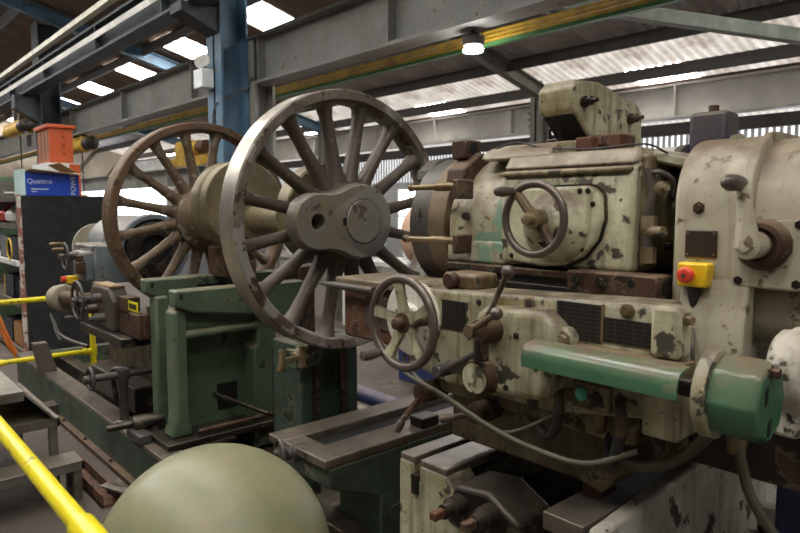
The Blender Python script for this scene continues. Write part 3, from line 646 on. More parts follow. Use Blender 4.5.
# casting with levers
bp = [(1.25, 1.09), (1.24, 1.27), (1.275, 1.30), (1.46, 1.31), (1.50, 1.28), (1.515, 1.22), (1.50, 1.12), (1.465, 1.085), (1.34, 1.075)]
obj('gear_casting', MB().prism(bp, 'Y', -.56, -.48), CREAM, cg, bevel=.02, seg=4)
obj('lug', MB().prism(arc(1.505, 1.245, .03, -90, 90, 8) + [(1.45, 1.275), (1.45, 1.215)], 'Y', -.535, -.5), CREAM, cg, bevel=.005)
bolt(cg, (1.51, -.535, 1.245), (0, -1, 0), .015, .014, CREAMD)
obj('dial_boss', MB().lathe([(0, .05), (.02, .046), (.03, .0435), (.05, .0435)], (1.288, -.55, 1.118), (0, -1, 0), 28), RUSTB, cg)
dp = obj('dial_plate', MB().lathe([(0, .040), (.004, .040), (.005, .01), (.014, .01)], (1.288, -.599, 1.118), (0, -1, 0), 28), CREAM, cg)
lh = obj('lever_hub', MB().lathe([(0, .036), (.03, .034), (.05, .030), (.065, .030), (.07, .018)], (1.315, -.55, 1.247), (0, -1, 0), 24), RUSTB, cg)
def lever(p0, p1, r0, r1, ball, m=None):
    l = obj('lever', MB().tube([p0, p1], [r0, r1], 12), m or BRASS, cg)
    obj('knob', MB().sphere(p1, ball, 14), HWRIM, l); return l
lever((1.325, -.61, 1.262), (1.44, -.66, 1.412), .0085, .007, .0165, SPOKER)
lever((1.325, -.655, 1.258), (1.44, -.70, 1.318), .0095, .008, .0155, SPOKER)
obj('lever_eye', MB().lathe([(0, .016), (.03, .016)], (1.325, -.64, 1.256), (0, -1, 0), 16), SPOKER, cg)
lv = obj('link_rod', MB().tube([(1.31, -.60, 1.195), (1.17, -.60, 1.115)], .008, 10), IRON, cg)
obj('link_joint', MB().lathe([(0, .018), (.05, .018)], (1.165, -.57, 1.115), (0, -1, 0), 14).box(1.15, 1.178, -.58, -.5, 1.10, 1.132), IRON, cg, bevel=.004)
obj('link_spindle', MB().cyl((1.31, -.6, 1.17), (1.31, -.6, 1.23), .02), RUSTB, cg)
# plates with engraved tables
def plate(x0, x1, z0, z1, y, n=1):
    o = obj('table_plate', MB().box(x0, x1, y - .004, y, z0, z1), PLATE, cg, bevel=.001, label='black engraved table plate'); return o
plate(1.075, 1.165, 1.21, 1.295, -.50)
plate(1.47, 1.592, 1.243, 1.334, -.50); plate(1.598, 1.712, 1.25, 1.308, -.50)
obj('plate_divider', MB().box(1.592, 1.598, -.506, -.5, 1.25, 1.337), BRASS, cg)
for p_ in ((1.385, -.50, 1.318), (1.655, -.50, 1.329)):
    obj('oil_cup', MB().lathe([(0, .017), (.005, .017), (.007, .014), (.007, .010), (.011, .010)], p_, (0, -1, 0), 18), CREAMD, cg)
for p_ in ((1.27, -.5, 1.312), (1.18, -.5, 1.20), (1.055, -.5, 1.20), (1.215, -.5, 1.30), (1.39, -.56, 1.24), (1.45, -.56, 1.17), (1.36, -.56, 1.10)): bolt(cg, p_, (0, -1, 0), .006, .006, DARK)
# big handwheel
wheel_parts(cg, (1.03, -.62, 1.232), (0, -1, 0), .128, .0135, 5, .03, HWRIM, CREAM, dish=.012, sr=.0135, hub_len=.05, handle=(R(50), .085, .017, HWRIM), hub_m=RUSTB, a0=-PI / 2 + .12, flat=True, label='grey rim with five chipped cream spokes')
obj('wheel_boss', MB().lathe([(0, .118), (.012, .118), (.016, .114), (.02, .05), (.03, .04)], (.95, -.495, 1.222), (0, -1, 0), 36), WHITEP, cg)
# rib column and green guard
obj('wheel_arbor', MB().cyl((1.03, -.49, 1.232), (1.03, -.62, 1.232), .02), RUSTB, cg)
obj('rib_cover', MB().box(1.72, 1.785, -.525, -.46, 1.24, 1.352), CREAM, cg, bevel=.01)
obj('rib_cover', MB().box(1.705, 1.785, -.52, -.38, 1.06, 1.20), CREAM, cg, bevel=.006)
bolt(cg, (1.785, -.50, 1.325), (1, -.2, 0), .010, .018, BRASS)
gp = [(-.575, 1.246), (-.60, 1.245), (-.620, 1.239), (-.631, 1.226), (-.635, 1.21), (-.634, 1.188), (-.630, 1.188), (-.630, 1.209), (-.626, 1.223), (-.617, 1.233), (-.60, 1.239), (-.575, 1.240)]
obj('guard_cover', MB().prism(gp, 'X', 1.462, 1.832), GUARD, cg, smooth=50, label='bright green half-round shaft guard')
obj('guard_end', MB().prism([(-.575, 1.243), (-.60, 1.242), (-.618, 1.236), (-.629, 1.222), (-.632, 1.19), (-.575, 1.19)], 'X', 1.464, 1.47), GUARD, cg)
obj('guard_bracket', MB().box(1.47, 1.80, -.578, -.48, 1.19, 1.236), CREAMD, cg)
obj('guard_shaft', MB().cyl((1.47, -.575, 1.20), (1.86, -.56, 1.20), .02), DARK, cg)
cy, cz, cr_ = -.53, 1.192, .090
gd = obj('clutch_ring', MB().lathe([(0, .075), (.004, cr_), (.028, cr_), (.03, cr_ - .006)], (1.848, cy, cz), (1, 0, 0), 40), CREAM, cg)
obj('clutch_cover', MB().lathe([(0, cr_ - .006), (.076, cr_ - .007), (.09, cr_ - .014), (.091, .0001)], (1.876, cy, cz), (1, 0, 0), 8), GUARD, cg, bevel=.005, smooth=60, label='bright green faceted end cover')
for dy, dz_ in ((-.032, .02), (-.032 + .022, -.045)):
    obj('cover_slot', MB().prism([(cy + dy - .006, cz + dz_ - .018), (cy + dy + .006, cz + dz_ - .012), (cy + dy + .006, cz + dz_ + .018), (cy + dy - .006, cz + dz_ + .012)], 'X', 1.955, 1.9685), BORE, cg)
bolt(cg, (1.963, cy - .01, cz + .062), (1, 0, 0), .010, .018, RUSTB)
# motor with wheel at far right
fm = thing('brake_motor', 'off-white round motor with spoked wheel behind green cover', 'motor', (1.95, -.33, 1.08))
obj('motor_body', MB().lathe([(0, .07), (.01, .082), (.03, .084), (.032, .09), (.065, .09), (.07, .086), (.075, .07)], (1.91, -.33, 1.22), (1, 0, 0), 32), WHITEP, fm)
wheel_parts(fm, (2.0, -.33, 1.22), (1, 0, 0), .074, .008, 6, .02, IRON, WHITEP, dish=.02, sr=.006)
obj('motor_foot', MB().box(1.92, 1.97, -.37, -.3, 1.08, 1.15), WHITEP, fm, bevel=.01)
# push button box and hoses
pb = obj('button_box', MB().box(1.525, 1.625, -.515, -.45, 1.082, 1.148), CREAMD, cg, bevel=.006)
obj('push_button', MB().lathe([(0, .016), (.006, .016), (.007, .012), (.012, .011)], (1.553, -.515, 1.118), (0, -1, 0), 16), GREENB, pb, label='green push button')
obj('push_button', MB().lathe([(0, .016), (.006, .016), (.007, .010), (.008, .0001)], (1.592, -.515, 1.113), (0, -1, 0), 16), DARK, pb, label='dark push button')
obj('elbow', MB().tube([(1.47, -.49, 1.11), (1.49, -.52, 1.115), (1.50, -.53, 1.09), (1.50, -.53, 1.06)], .012, 10, sub=4), IRON, cg)
obj('elbow', MB().tube([(1.64, -.49, 1.12), (1.66, -.53, 1.115), (1.67, -.535, 1.08), (1.665, -.535, 1.05)], .013, 10, sub=4), IRON, cg)
obj('pipe_boss', MB().lathe([(0, .03), (.03, .028), (.035, .016), (.05, .016)], (1.51, -.46, 1.105), (0, -1, 0), 16), CREAMD, cg)
obj('pipe_boss', MB().lathe([(0, .02), (.04, .018), (.05, .01)], (1.40, -.46, 1.06), (0, -1, 0), 16), CREAMD, cg)
obj('valve', MB().lathe([(0, .012), (.02, .016), (.05, .016), (.06, .01)], (1.58, -.48, 1.08), (0, 0, -1), 14), BRASS, cg)
hs = [('hydraulic_hose', 'long grey hose sagging below the carriage handwheel', [(.80, -.40, 1.06), (.95, -.53, 1.055), (1.15, -.57, 1.035), (1.32, -.58, .995), (1.46, -.58, .975), (1.6, -.57, .975), (1.70, -.52, 1.02)], .007, CABLE),
      ('hydraulic_hose', 'thinner hose running just above the long grey hose', [(.86, -.42, 1.075), (1.0, -.54, 1.06), (1.2, -.575, 1.02), (1.36, -.57, .985), (1.5, -.53, 1.06)], .005, CABLE),
      ('rubber_hose', 'thick black hose hanging down beneath the push buttons', [(1.665, -.535, 1.05), (1.65, -.53, .99), (1.62, -.50, .96), (1.60, -.46, .98), (1.59, -.44, 1.05)], .014, RUBBER),
      ('rubber_hose', 'thick black hose hanging left of the push buttons', [(1.50, -.53, 1.06), (1.49, -.53, 1.02), (1.46, -.52, .99), (1.40, -.48, 1.0)], .012, RUBBER),
      ('conduit_hose', 'grey conduit bending under the green end cover', [(1.60, -.45, .965), (1.70, -.47, .97), (1.78, -.46, 1.02), (1.84, -.44, 1.10), (1.88, -.40, 1.15)], .013, CABLE),
      ('conduit_hose', 'grey flexible cable dropping past the dark blue cabinet', [(1.87, -.42, 1.08), (1.885, -.43, 1.02), (1.91, -.42, .94), (1.97, -.38, .84), (2.08, -.3, .72), (2.3, -.2, .60)], .011, CABLE)]
for nm, lab, pts, r_, m_ in hs: tag(obj(nm, MB().tube(pts, r_, 10, sub=6), m_, loc=pts[0]), lab, 'hose')
obj('cable_gland', MB().lathe([(0, .02), (.03, .022), (.06, .018)], (1.87, -.42, 1.10), (0, 0, -1), 12), BRASS, cg)
# star-knob clamp levers under the carriage
for hx, hz, ex_, ez, lab in ((1.0, 1.0, .955, .885, 0), (1.22, .99, 1.165, .975, 1)):
    b_ = obj('clamp_boss', MB().lathe([(0, .03), (.05, .033), (.1, .03), (.105, .02)], (hx, -.42, hz), (0, -1, 0), 18), RUSTB, cg)
    l_ = obj('clamp_lever', MB().tube([(hx, -.50, hz), (ex_ + (hx - ex_) * .3, -.56, ez + (hz - ez) * .3)], [.011, .009], 10), RUST if lab == 0 else IRON, b_)
    obj('clamp_grip', MB().lathe([(0, .008), (.015, .013), (.04, .012), (.045, .006)], (ex_ + (hx - ex_) * .3, -.56, ez + (hz - ez) * .3), (ex_ - hx, -.06 / .7 * .5, ez - hz), 12), IRON, b_)

# ================================================================== HEADSTOCK
hd = thing('lathe_headstock', 'large cream chipped headstock gearbox with handwheel and chain cover', 'headstock', (1.4, 0, 1.3))
gb = obj('gearbox', MB().prism([(-.30, 1.39), (.35, 1.39), (.35, 1.70), (-.25, 1.70), (-.285, 1.67), (-.30, 1.64)], 'X', 1.12, 1.552), CREAM, hd, bevel=.018, seg=3)
obj('gearbox_nose', MB().prism([(y_, min(z_, 1.5 + (z_ - 1.5) * .84)) if z_ > 1.5 else (y_, z_) for y_, z_ in arc(0, 1.5, .30, -22, 202, 28)], 'X', .90, 1.14), CREAMG, hd, bevel=.02, seg=3, label='rounded cream nose with green flaking paint')
obj('nose_foot', MB().box(.90, 1.14, -.30, .3, 1.385, 1.46), CREAMG, hd, bevel=.01)
obj('cap_seam', MB().box(1.13, 1.545, -.308, -.26, 1.652, 1.668), CREAMD, hd, bevel=.006)
obj('cap_lid', MB().prism([(-.292, 1.675), (.3, 1.675), (.3, 1.718), (-.26, 1.718)], 'X', 1.125, 1.55), HOUSE, hd, bevel=.01)
obj('crown', MB().prism([(y, z) for y, z in [(a_, 1.71 + (b_ - 1.745) * .34) for a_, b_ in arc(-.08, 1.745, .17, 0, 180, 16)]] + [(-.2, 1.73)][:0], 'X', 1.0, 1.26), HOUSE, hd, bevel=.006, smooth=60)
obj('top_clip', MB().tube([(1.0, .14, 1.80), (1.02, .1, 1.835), (1.08, .1, 1.84), (1.12, .12, 1.82)], .006, 8, sub=4), DARK, hd)
obj('top_bracket', MB().box(.94, 1.01, .06, .16, 1.70, 1.795).box(1.03, 1.09, .06, .16, 1.70, 1.80), DARK, hd, bevel=.006)
obj('wire', MB().tube([(1.0, -.2, 1.745), (1.1, -.2, 1.765), (1.22, -.22, 1.74), (1.4, -.25, 1.722), (1.55, -.25, 1.725), (1.6, -.22, 1.70)], .003, 6, sub=5), RUBBER, hd)
# D cover and wheel boss
dpoly = [(1.17, 1.615), (1.43, 1.62)] + arc(1.43, 1.575, .045, 60, 0, 5) + [(1.478, 1.53), (1.462, 1.475), (1.425, 1.43), (1.37, 1.402), (1.30, 1.395), (1.17, 1.405)]
obj('cover_flange', MB().prism(dpoly, 'Y', -.328, -.295), CREAM, hd, bevel=.008, seg=3)
obj('cover_gasket', MB().prism([(1.31 + (x - 1.31) * 1.04, 1.505 + (z - 1.505) * 1.05) for x, z in dpoly], 'Y', -.308, -.298), DARK, hd)
obj('cover_dome', MB().lathe([(0, .105), (.02, .098), (.05, .082), (.075, .06), (.10, .045), (.115, .03)], (1.345, -.325, 1.512), (.06, -1, .08), 32), CREAM, hd, smooth=60)
for p_ in ((1.415, -.328, 1.605), (1.44, -.328, 1.605), (1.455, -.328, 1.57), (1.425, -.328, 1.45), (1.36, -.328, 1.415), (1.20, -.328, 1.60), (1.19, -.328, 1.42)): bolt(hd, p_, (0, -1, 0), .0055, .004, DARK)
wheel_parts(hd, (1.365, -.462, 1.531), (0, -1, 0), .092, .0105, 1, .026, HWRIM, BRASS, dish=.004, sr=.012, hub_len=.05, handle=(R(-51), .085, .0145, HWRIM), a0=R(-51), label='worn grey rim')
obj('wheel_shaft', MB().cyl((1.36, -.40, 1.528), (1.365, -.475, 1.531), .016), BRASS, hd)
obj('inner_arm', MB().tube([(1.37, -.44, 1.52), (1.42, -.455, 1.462)], [.016, .012], 10), RUSTB, hd)
obj('crank_pocket', MB().lathe([(0, .03), (.012, .032), (.013, .0001)], (1.375, -.405, 1.485), (.2, -1, -.1), 18), RUSTB, hd)
obj('oil_plug', MB().lathe([(0, .018), (.012, .015)], (1.395, -.385, 1.565), (.1, -1, .3), 14), RUSTB, hd)
# faceplate
fp = obj('faceplate', MB().lathe([(0, .235), (.008, .248), (.10, .248), (.105, .24)], (.655, 0, AX), (1, 0, 0), 64), IRON, hd, label='dark grey faceplate')
obj('faceplate_ring', MB().lathe([(0, .25), (.005, .258), (.085, .258), (.09, .25)], (.76, 0, AX), (1, 0, 0), 64), mat('brown_dusty_iron', '#7d6b52', .6, .1, stain='#5d4a38', stain_amt=.5), hd)
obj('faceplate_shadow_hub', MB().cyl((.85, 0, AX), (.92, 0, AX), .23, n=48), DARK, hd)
txt('stencil_digit', '8', .035, Matrix.Translation(Vector((.715, -.2486, 1.535)) - Vector(hd.location)) @ Matrix.Rotation(R(90), 4, 'X'), BORE, hd)
for z in (1.555, 1.512): obj('stencil_dot', MB().box(.711, .719, -.249, -.246, z - .003, z + .003), BORE, hd)
jw = obj('jaw', MB().prism([(-.16, 1.66), (-.02, 1.69), (.02, 1.76), (-.10, 1.74), (-.15, 1.70)], 'X', .60, .66), IRON, hd, bevel=.008)
# locking bars
for z, x0, x1 in ((1.628, .775, 1.0), (1.456, .755, .99)):
    lk = obj('locking_bar', MB().lathe([(0, .012), (.012, .013), (.015, .009), (.12, .010), (.125, .014), (.17, .015), (.20, .012), (x1 - x0, .012)], (x0, -.35, z), (1, 0, 0), 14), BRASS, hd)
    obj('bar_bracket', MB().box(.985, 1.008, -.368, -.29, z - .04, z + .022), RUSTB, lk, bevel=.006)
obj('bar_end', MB().sphere((.755, -.35, 1.456), .014), DARK, hd)
obj('lug', MB().lathe([(0, .014), (.05, .012)], (.985, -.30, 1.535), (.6, -.8, 0), 12), DARK, hd)
# clamp block on the nose
tp = obj('clamp_head', MB().box(.87, .935, -.25, -.17, 1.722, 1.785), RUSTB, hd, bevel=.006)
obj('clamp_socket', MB().cyl((.9345, -.21, 1.755), (.9365, -.21, 1.755), .02), BORE, tp)
obj('clamp_seat', MB().prism([(-.29, 1.64), (-.22, 1.64), (-.12, 1.72), (-.2, 1.745), (-.28, 1.69)], 'X', .88, .96), RUSTB, hd, bevel=.008)
# guide ways under the gearbox
obj('guide_way', MB().box(.93, 1.60, -.335, .3, 1.366, 1.386), RUSTB, hd, bevel=.003)
obj('guide_way', MB().box(.93, 1.66, -.325, .3, 1.345, 1.366), DARK, hd)
obj('guide_way', MB().box(.95, 1.66, -.345, .3, 1.325, 1.345), DARK, hd, bevel=.003)
rp = obj('rust_bracket', MB().box(1.405, 1.655, -.365, -.28, 1.335, 1.395), RUSTB, hd, bevel=.005)
for x in (1.44, 1.51): bolt(hd, (x, -.365, 1.372 - .01 * (x - 1.44)), (0, -1, 0), .012, .018, DARK)
obj('screw_hole', MB().cyl((1.59, -.366, 1.372), (1.59, -.3645, 1.372), .010), BORE, hd)
obj('slide_edge', MB().box(1.60, 1.70, -.36, -.2, 1.305, 1.325), STEEL, hd)
# bearing flange and pipework on the right side
obj('side_shoulder', MB().prism([(-.26, 1.70), (.3, 1.70), (.3, 1.40), (-.26, 1.40)], 'X', 1.545, 1.572), CREAMD, hd, bevel=.01)
obj('sloping_shroud', MB().prism([(1.56, 1.715), (1.70, 1.675), (1.70, 1.645), (1.56, 1.68)], 'Y', -.22, .2), CREAM, hd, bevel=.008)
bf = obj('bearing_flange', MB().lathe([(0, .15), (.03, .15), (.035, .12), (.06, .12), (.065, .09), (.13, .09)], (1.572, -.09, 1.515), (1, 0, 0), 36), mat('oily_olive_iron', '#6a5f42', .35, .4, stain='#3d3524', stain_amt=.5), hd)
for k in range(6): bolt(hd, (1.604, -.09 + .135 * math.cos(k * PI / 3 + .4), 1.515 + .135 * math.sin(k * PI / 3 + .4)), (1, 0, 0), .009, .01, DARK)
class MBX(MB):
    def __init__(s, dx): super().__init__(); s.dx = dx
    def add(s, vs, fs): return super().add([(v[0] + s.dx, v[1], v[2]) for v in vs], fs)
obj('oil_pipe', MBX(-.03).tube([(1.605, -.27, 1.66), (1.62, -.27, 1.60), (1.615, -.275, 1.55), (1.615, -.275, 1.42)], .013, 10, sub=4), IRON, hd)
obj('pipe_union', MBX(-.03).lathe([(0, .02), (.035, .02)], (1.615, -.275, 1.54), (0, 0, -1), 6).lathe([(0, .02), (.04, .02)], (1.615, -.275, 1.46), (0, 0, -1), 6).lathe([(0, .016), (.05, .014)], (1.615, -.275, 1.50), (.8, -.3, 0), 12), CREAMD, hd)
obj('oil_pipe', MBX(-.03).tube([(1.60, -.26, 1.645), (1.64, -.28, 1.65), (1.66, -.25, 1.63), (1.655, -.23, 1.59)], .006, 8, sub=5), IRON, hd)
obj('oil_tap', MBX(-.03).lathe([(0, .012), (.02, .018), (.03, .018), (.035, .008), (.06, .008)], (1.62, -.25, 1.61), (.7, -.6, 0), 12), CREAMD, hd)
# chain cover on top
ccp = [(-.115, 1.86), (-.12, 1.93), (-.09, 1.955), (.034, 1.962), (.29, 1.915), (.32, 1.89), (.32, 1.70), (.0, 1.70), (.0, 1.775), (-.085, 1.845)]
cc = obj('chain_cover', MB().prism(ccp, 'X', 1.12, 1.25), CREAM, hd, bevel=.012, seg=3, label='cream wedge-shaped chain cover')
obj('cover_mouth', MB().add([(1.13, -.098, 1.849), (1.24, -.098, 1.849), (1.24, .002, 1.766), (1.13, .002, 1.766)], [(0, 1, 2, 3)]), BORE, cc)
for y, z in ((-.06, 1.888), (.225, 1.862)):
    sb = obj('stud_bolt', MB().lathe([(0, .018), (.012, .018), (.013, .010), (.02, .010), (.022, .014), (.034, .014), (.036, .008), (.055, .007)], (1.25, y, z), (1, -.15, 0), 12), DARK, cc)
for k in range(9): obj('chain_link', MB().torus((1.165, -.055, 1.835 - .012 * k), (1, 0, 0) if k % 2 else (0, 1, 0), .0065, .002, 10, 5), DARK, cc)
obj('rust_pad', MB().box(1.255, 1.31, -.11, -.06, 1.718, 1.775), RUST, hd, bevel=.006); obj('rust_pad', MB().box(1.26, 1.37, -.05, .05, 1.718, 1.785), RUST, hd, bevel=.006)
# round-topped gear housing
def arch(hw, top, r, zb): return [(hw, zb), (-hw, zb)] + arc(-hw + r, top - r, r, 180, 90, 12) + arc(hw - r, top - r, r, 90, 0, 12)
obj('gear_housing', MB().prism(arch(.32, 1.73, .16, 1.13), 'X', 1.668, 1.835), HOUSE, hd, bevel=.012, seg=3, smooth=50, label='round-topped beige gear housing')
obj('housing_lip', MB().prism(arch(.327, 1.738, .165, 1.42), 'X', 1.822, 1.842), HOUSE, hd, bevel=.004, smooth=50)
obj('barrel_housing', MB().prism(arch(.31, 1.722, .17, 1.395), 'X', 1.84, 2.25), HOUSE, hd, bevel=.004, smooth=50)
obj('lower_barrel', MB().cyl((1.835, -.20, 1.33), (2.25, -.20, 1.33), .085, n=28), HOUSE, hd)
obj('front_plate', MB().box(1.812, 1.955, -.335, -.29, 1.385, 1.538), HOUSE, hd, bevel=.005)
for p_ in ((1.825, 1.525), (1.94, 1.525), (1.825, 1.40), (1.94, 1.40), (1.875, 1.525)): bolt(hd, (p_[0], -.335, p_[1]), (0, -1, 0), .0065, .005, DARK)
obj('crank_ring', MB().lathe([(0, .056), (.012, .056), (.03, .046), (.032, .036), (.02, .034)], (1.874, -.335, 1.482), (0, -1, 0), 32), RUSTB, hd)
ck = obj('crank_lever', MB().tube([(1.867, -.405, 1.478), (1.861, -.405, 1.53), (1.850, -.405, 1.606)], [.026, .011], 14), HOUSE, hd)
obj('crank_hub', MB().lathe([(0, .028), (.07, .03), (.085, .028), (.087, .012), (.095, .012)], (1.868, -.335, 1.482), (0, -1, 0), 24), HOUSE, ck)
obj('crank_grip', MB().lathe([(0, .012), (.02, .017), (.045, .018), (.06, .012), (.065, .004)], (1.849, -.40, 1.612), (-.2, -1, .0), 16), HWRIM, ck)
NPL = mat('brown_name_plate', '#3d322b', .45, .2, var=.15)
obj('name_plate', MB().box(1.700, 1.772, -.325, -.318, 1.445, 1.508), NPL, hd, bevel=.002)
for q in ((1.706, 1.452), (1.766, 1.452), (1.706, 1.501), (1.766, 1.501)): bolt(hd, (q[0], -.325, q[1]), (0, -1, 0), .0022, .002, BRASS)
obj('name_plate', MB().box(1.912, 1.93, -.339, -.335, 1.465, 1.495), NPL, hd)
bolt(hd, (1.727, -.318, 1.56), (0, -1, 0), .010, .014, RUSTB)
obj('top_plug', MB().lathe([(0, .016), (.012, .014)], (1.76, -.2, 1.722), (0, -.3, .95), 12), HOUSE, hd)
obj('plinth', MB().box(1.70, 2.25, -.26, .4, .93, 1.14), DARK, hd)
obj('column_web', MB().prism([(-.30, 1.14), (-.30, 1.40), (-.33, 1.40), (-.36, 1.3), (-.36, 1.14)], 'X', 1.70, 1.85), HOUSE, hd, bevel=.006)

# emergency stop
es = thing('emergency_stop', 'yellow emergency stop box with red mushroom button', 'stop button', (1.735, -.32, 1.38))
obj('case', MB().box(1.700, 1.768, -.362, -.318, 1.378, 1.434), YELS, es, bevel=.005)
obj('button', MB().lathe([(0, .014), (.012, .014), (.014, .0185), (.022, .0185), (.026, .014), (.027, .004)], (1.728, -.362, 1.407), (0, -1, 0), 24), RED, es)
obj('button_centre', MB().lathe([(0, .005), (.003, .005)], (1.728, -.389, 1.407), (0, -1, 0), 10), IRON, es)
obj('gland', MB().lathe([(0, .014), (.02, .014), (.05, .006)], (1.735, -.345, 1.378), (0, 0, -1), 12), RUBBER, es)
obj('lead', MB().tube([(1.735, -.345, 1.33), (1.737, -.35, 1.29), (1.76, -.40, 1.24), (1.77, -.40, 1.15)], .005, 8, sub=5), CABLE, es)

# tank and motor fixed behind the headstock
obj('rear_frame', MB().box(1.28, 1.68, .30, .5, 1.09, 1.55), DARK, hd)
tk_ = obj('oil_tank', MB().box(1.415, 1.535, .31, .42, 1.55, 1.872), BLUEM, hd, bevel=.014, seg=3, label='dusty dark blue tank')
obj('tank_cap', MB().cyl((1.475, .36, 1.872), (1.475, .36, 1.895), .016), RUSTB, tk_)
dm_ = obj('drive_motor', MB().lathe([(0, .10), (.02, .12), (.09, .12), (.095, .11)], (1.29, .35, 1.65), (1, 0, 0), 32), GIRDERL, hd, label='pale grey round motor')
obj('motor_band', MB().lathe([(0, .124), (.025, .124), (.03, .1)], (1.385, .35, 1.65), (1, 0, 0), 32), BLUEM, dm_)
tag(obj('blue_cabinet', MB().box(1.87, 2.4, -.16, -.02, .06, .92).box(1.89, 2.38, -.15, -.03, 0, .06), BLUED, loc=(2.1, -.1, 0), bevel=.01), 'dark blue steel cabinet at the right edge below barrel housing', 'cabinet')

# ================================================================== LEFT HEADSTOCK (grey-blue, beyond the far wheel)
lm = thing('far_headstock', 'grey blue headstock with hollow spindle and handwheels beyond far wheel', 'headstock', (-2.6, -.2, .2))
cyy, czz = -.07, 1.265
obj('spindle_housing', MB().lathe([(0, .10), (.06, .20), (.1, .24), (.75, .24), (.78, .255), (.84, .255), (.85, .245), (.85, .22), (.80, .20)], (-3.05, cyy, czz), (1, 0, 0), 48), GREYBLUE, lm)
obj('spindle_ring', MB().lathe([(0, .20), (.03, .20), (.035, .19), (.035, .105), (-.02, .10)], (-2.22, cyy, czz), (1, 0, 0), 48), DARK, lm)
obj('spindle_bore', MB().lathe([(0, .105), (.025, .104), (.025, .0001)], (-2.235, cyy, czz), (1, 0, 0), 32), BORE, lm)
obj('pulley_cover', MB().lathe([(0, .10), (.05, .17), (.12, .19), (.14, .19)], (-3.18, -.2, 1.25), (1, 0, 0), 32), mat('dusty_beige', '#a39b8a', .6), lm)
obj('upper_box', MB().box(-2.70, -2.25, -.47, -.2, 1.04, 1.31), GREYBLUE, lm, bevel=.015)
obj('front_block', MB().box(-2.5, -2.26, -.54, -.46, 1.06, 1.27), GREYBLUE, lm, bevel=.02)
obj('valve_block', MB().box(-2.30, -2.23, -.58, -.53, 1.12, 1.2).cyl((-2.265, -.555, 1.2), (-2.265, -.555, 1.245), .02), RUSTB, lm, bevel=.006)
wheel_parts(lm, (-2.37, -.62, 1.237), (0, -1, 0), .085, .008, 3, .02, IRON, IRON, dish=-.0, sr=.006, handle=(R(-80), .09, .012, BRASS))
obj('wheel_arbor', MB().lathe([(0, .045), (.05, .05), (.07, .03), (.12, .028), (.14, .02), (.2, .018)], (-2.37, -.46, 1.237), (0, -1, 0), 16), IRON, lm)
obj('wheel_grip', MB().cyl((-2.37, -.62, 1.285), (-2.37, -.70, 1.285), .010), BRASS, lm)
sbx = obj('switch_box', MB().box(-2.4, -2.33, -.62, -.55, 1.05, 1.10), YELS, lm, bevel=.005); obj('switch_button', MB().cyl((-2.37, -.62, 1.08), (-2.37, -.65, 1.08), .02), RED, sbx)
obj('cross_gearbox', MB().prism([(-2.08, .83), (-1.66, .80), (-1.64, 1.0), (-1.72, 1.075), (-2.02, 1.075), (-2.08, 1.02)], 'Y', -.56, -.45), IRON, lm, bevel=.02, seg=3, label='dusty rounded grey gearbox')
obj('gearbox_top', MB().box(-2.03, -1.71, -.55, -.46, 1.07, 1.082), mat('sandy_dust', '#9a8466', .8), lm)
wheel_parts(lm, (-2.05, -.64, .97), (0, -1, 0), .12, .010, 4, .03, IRON, IRON, dish=-.0, sr=.008, handle=(R(70), .07, .013, IRON))
obj('wheel_arbor', MB().cyl((-2.05, -.5, .97), (-2.05, -.66, .97), .03), IRON, lm)
obj('motor_end', MB().lathe([(0, .05), (.02, .085), (.1, .10), (.13, .09), (.15, .05)], (-2.72, -.60, .92), (1, .2, 0), 24), mat('dusty_motor', '#8f8672', .6, stain='#5d4c3a', stain_amt=.4), lm)
obj('motor_coupling', MB().cyl((-2.58, -.57, .92), (-2.08, -.50, .93), .06, n=20), RUSTB, lm)
for k, (x, z) in enumerate(((-1.95, .92), (-1.85, 1.0), (-1.8, .88))): obj('boss', MB().lathe([(0, .03), (.05, .028), (.06, .015), (.09, .015)], (x, -.56, z), (0, -1, 0), 14), IRON, lm)
for xa, xb_, za_, nn in ((-1.47, -1.32, .965, 3), (-1.60, -1.50, .975, 1)):
    wp = obj('warning_plate', MB().box(xa, xb_, -.525, -.52, za_, 1.02), YELLOW, lm, label='yellow plate with black lettering')
    for q in range(nn): obj('print_block', MB().box(xa + .02 + .04 * q, xa + .05 + .04 * q, -.5275, -.525, za_ + .012, 1.008), BLACK, wp)
obj('tool_slide', MB().box(-1.66, -1.32, -.52, -.45, .80, .95), RUSTB, lm, bevel=.01)
obj('slide_cover', MB().box(-1.64, -1.48, -.53, -.45, .95, 1.03), RUSTB, lm)
obj('rocker', MB().box(-2.25, -1.45, -.58, -.4, .74, .80), DARK, lm, bevel=.01)
obj('handle_bar', MB().tube([(-2.35, -.72, .82), (-2.2, -.72, .74), (-2.0, -.70, .72), (-1.8, -.66, .71)], .012, 10, sub=3), DARK, lm)
obj('swarf_guard', MB().tube([(-2.3, -.74, .86), (-2.1, -.76, .76), (-2.05, -.75, .72)], .008, 8), RUBBER, lm)
obj('pedestal', MB().prism([(-2.6, .265), (-1.62, .265), (-1.68, .5), (-1.72, .74), (-2.55, .74)], 'Y', -.30, .3), CREAMD, lm, bevel=.015)
obj('slide_block', MB().box(-2.5, -1.64, -.45, -.3, .265, .44), DARK, lm, bevel=.01)
obj('drain_pipe', MB().tube([(-1.9, -.47, .30), (-1.9, -.49, .45), (-1.86, -.5, .52), (-1.72, -.46, .555), (-1.6, -.42, .56)], .016, 10, sub=4), DARK, lm)
obj('jaw_claw', MB().prism([(-.43, .84), (-.40, .9), (-.41, .97), (-.385, .97), (-.375, .9), (-.35, .86), (-.34, .80), (-.36, .80), (-.385, .85), (-.41, .80), (-.43, .80)], 'X', -1.50, -1.46), BRASS, lm)

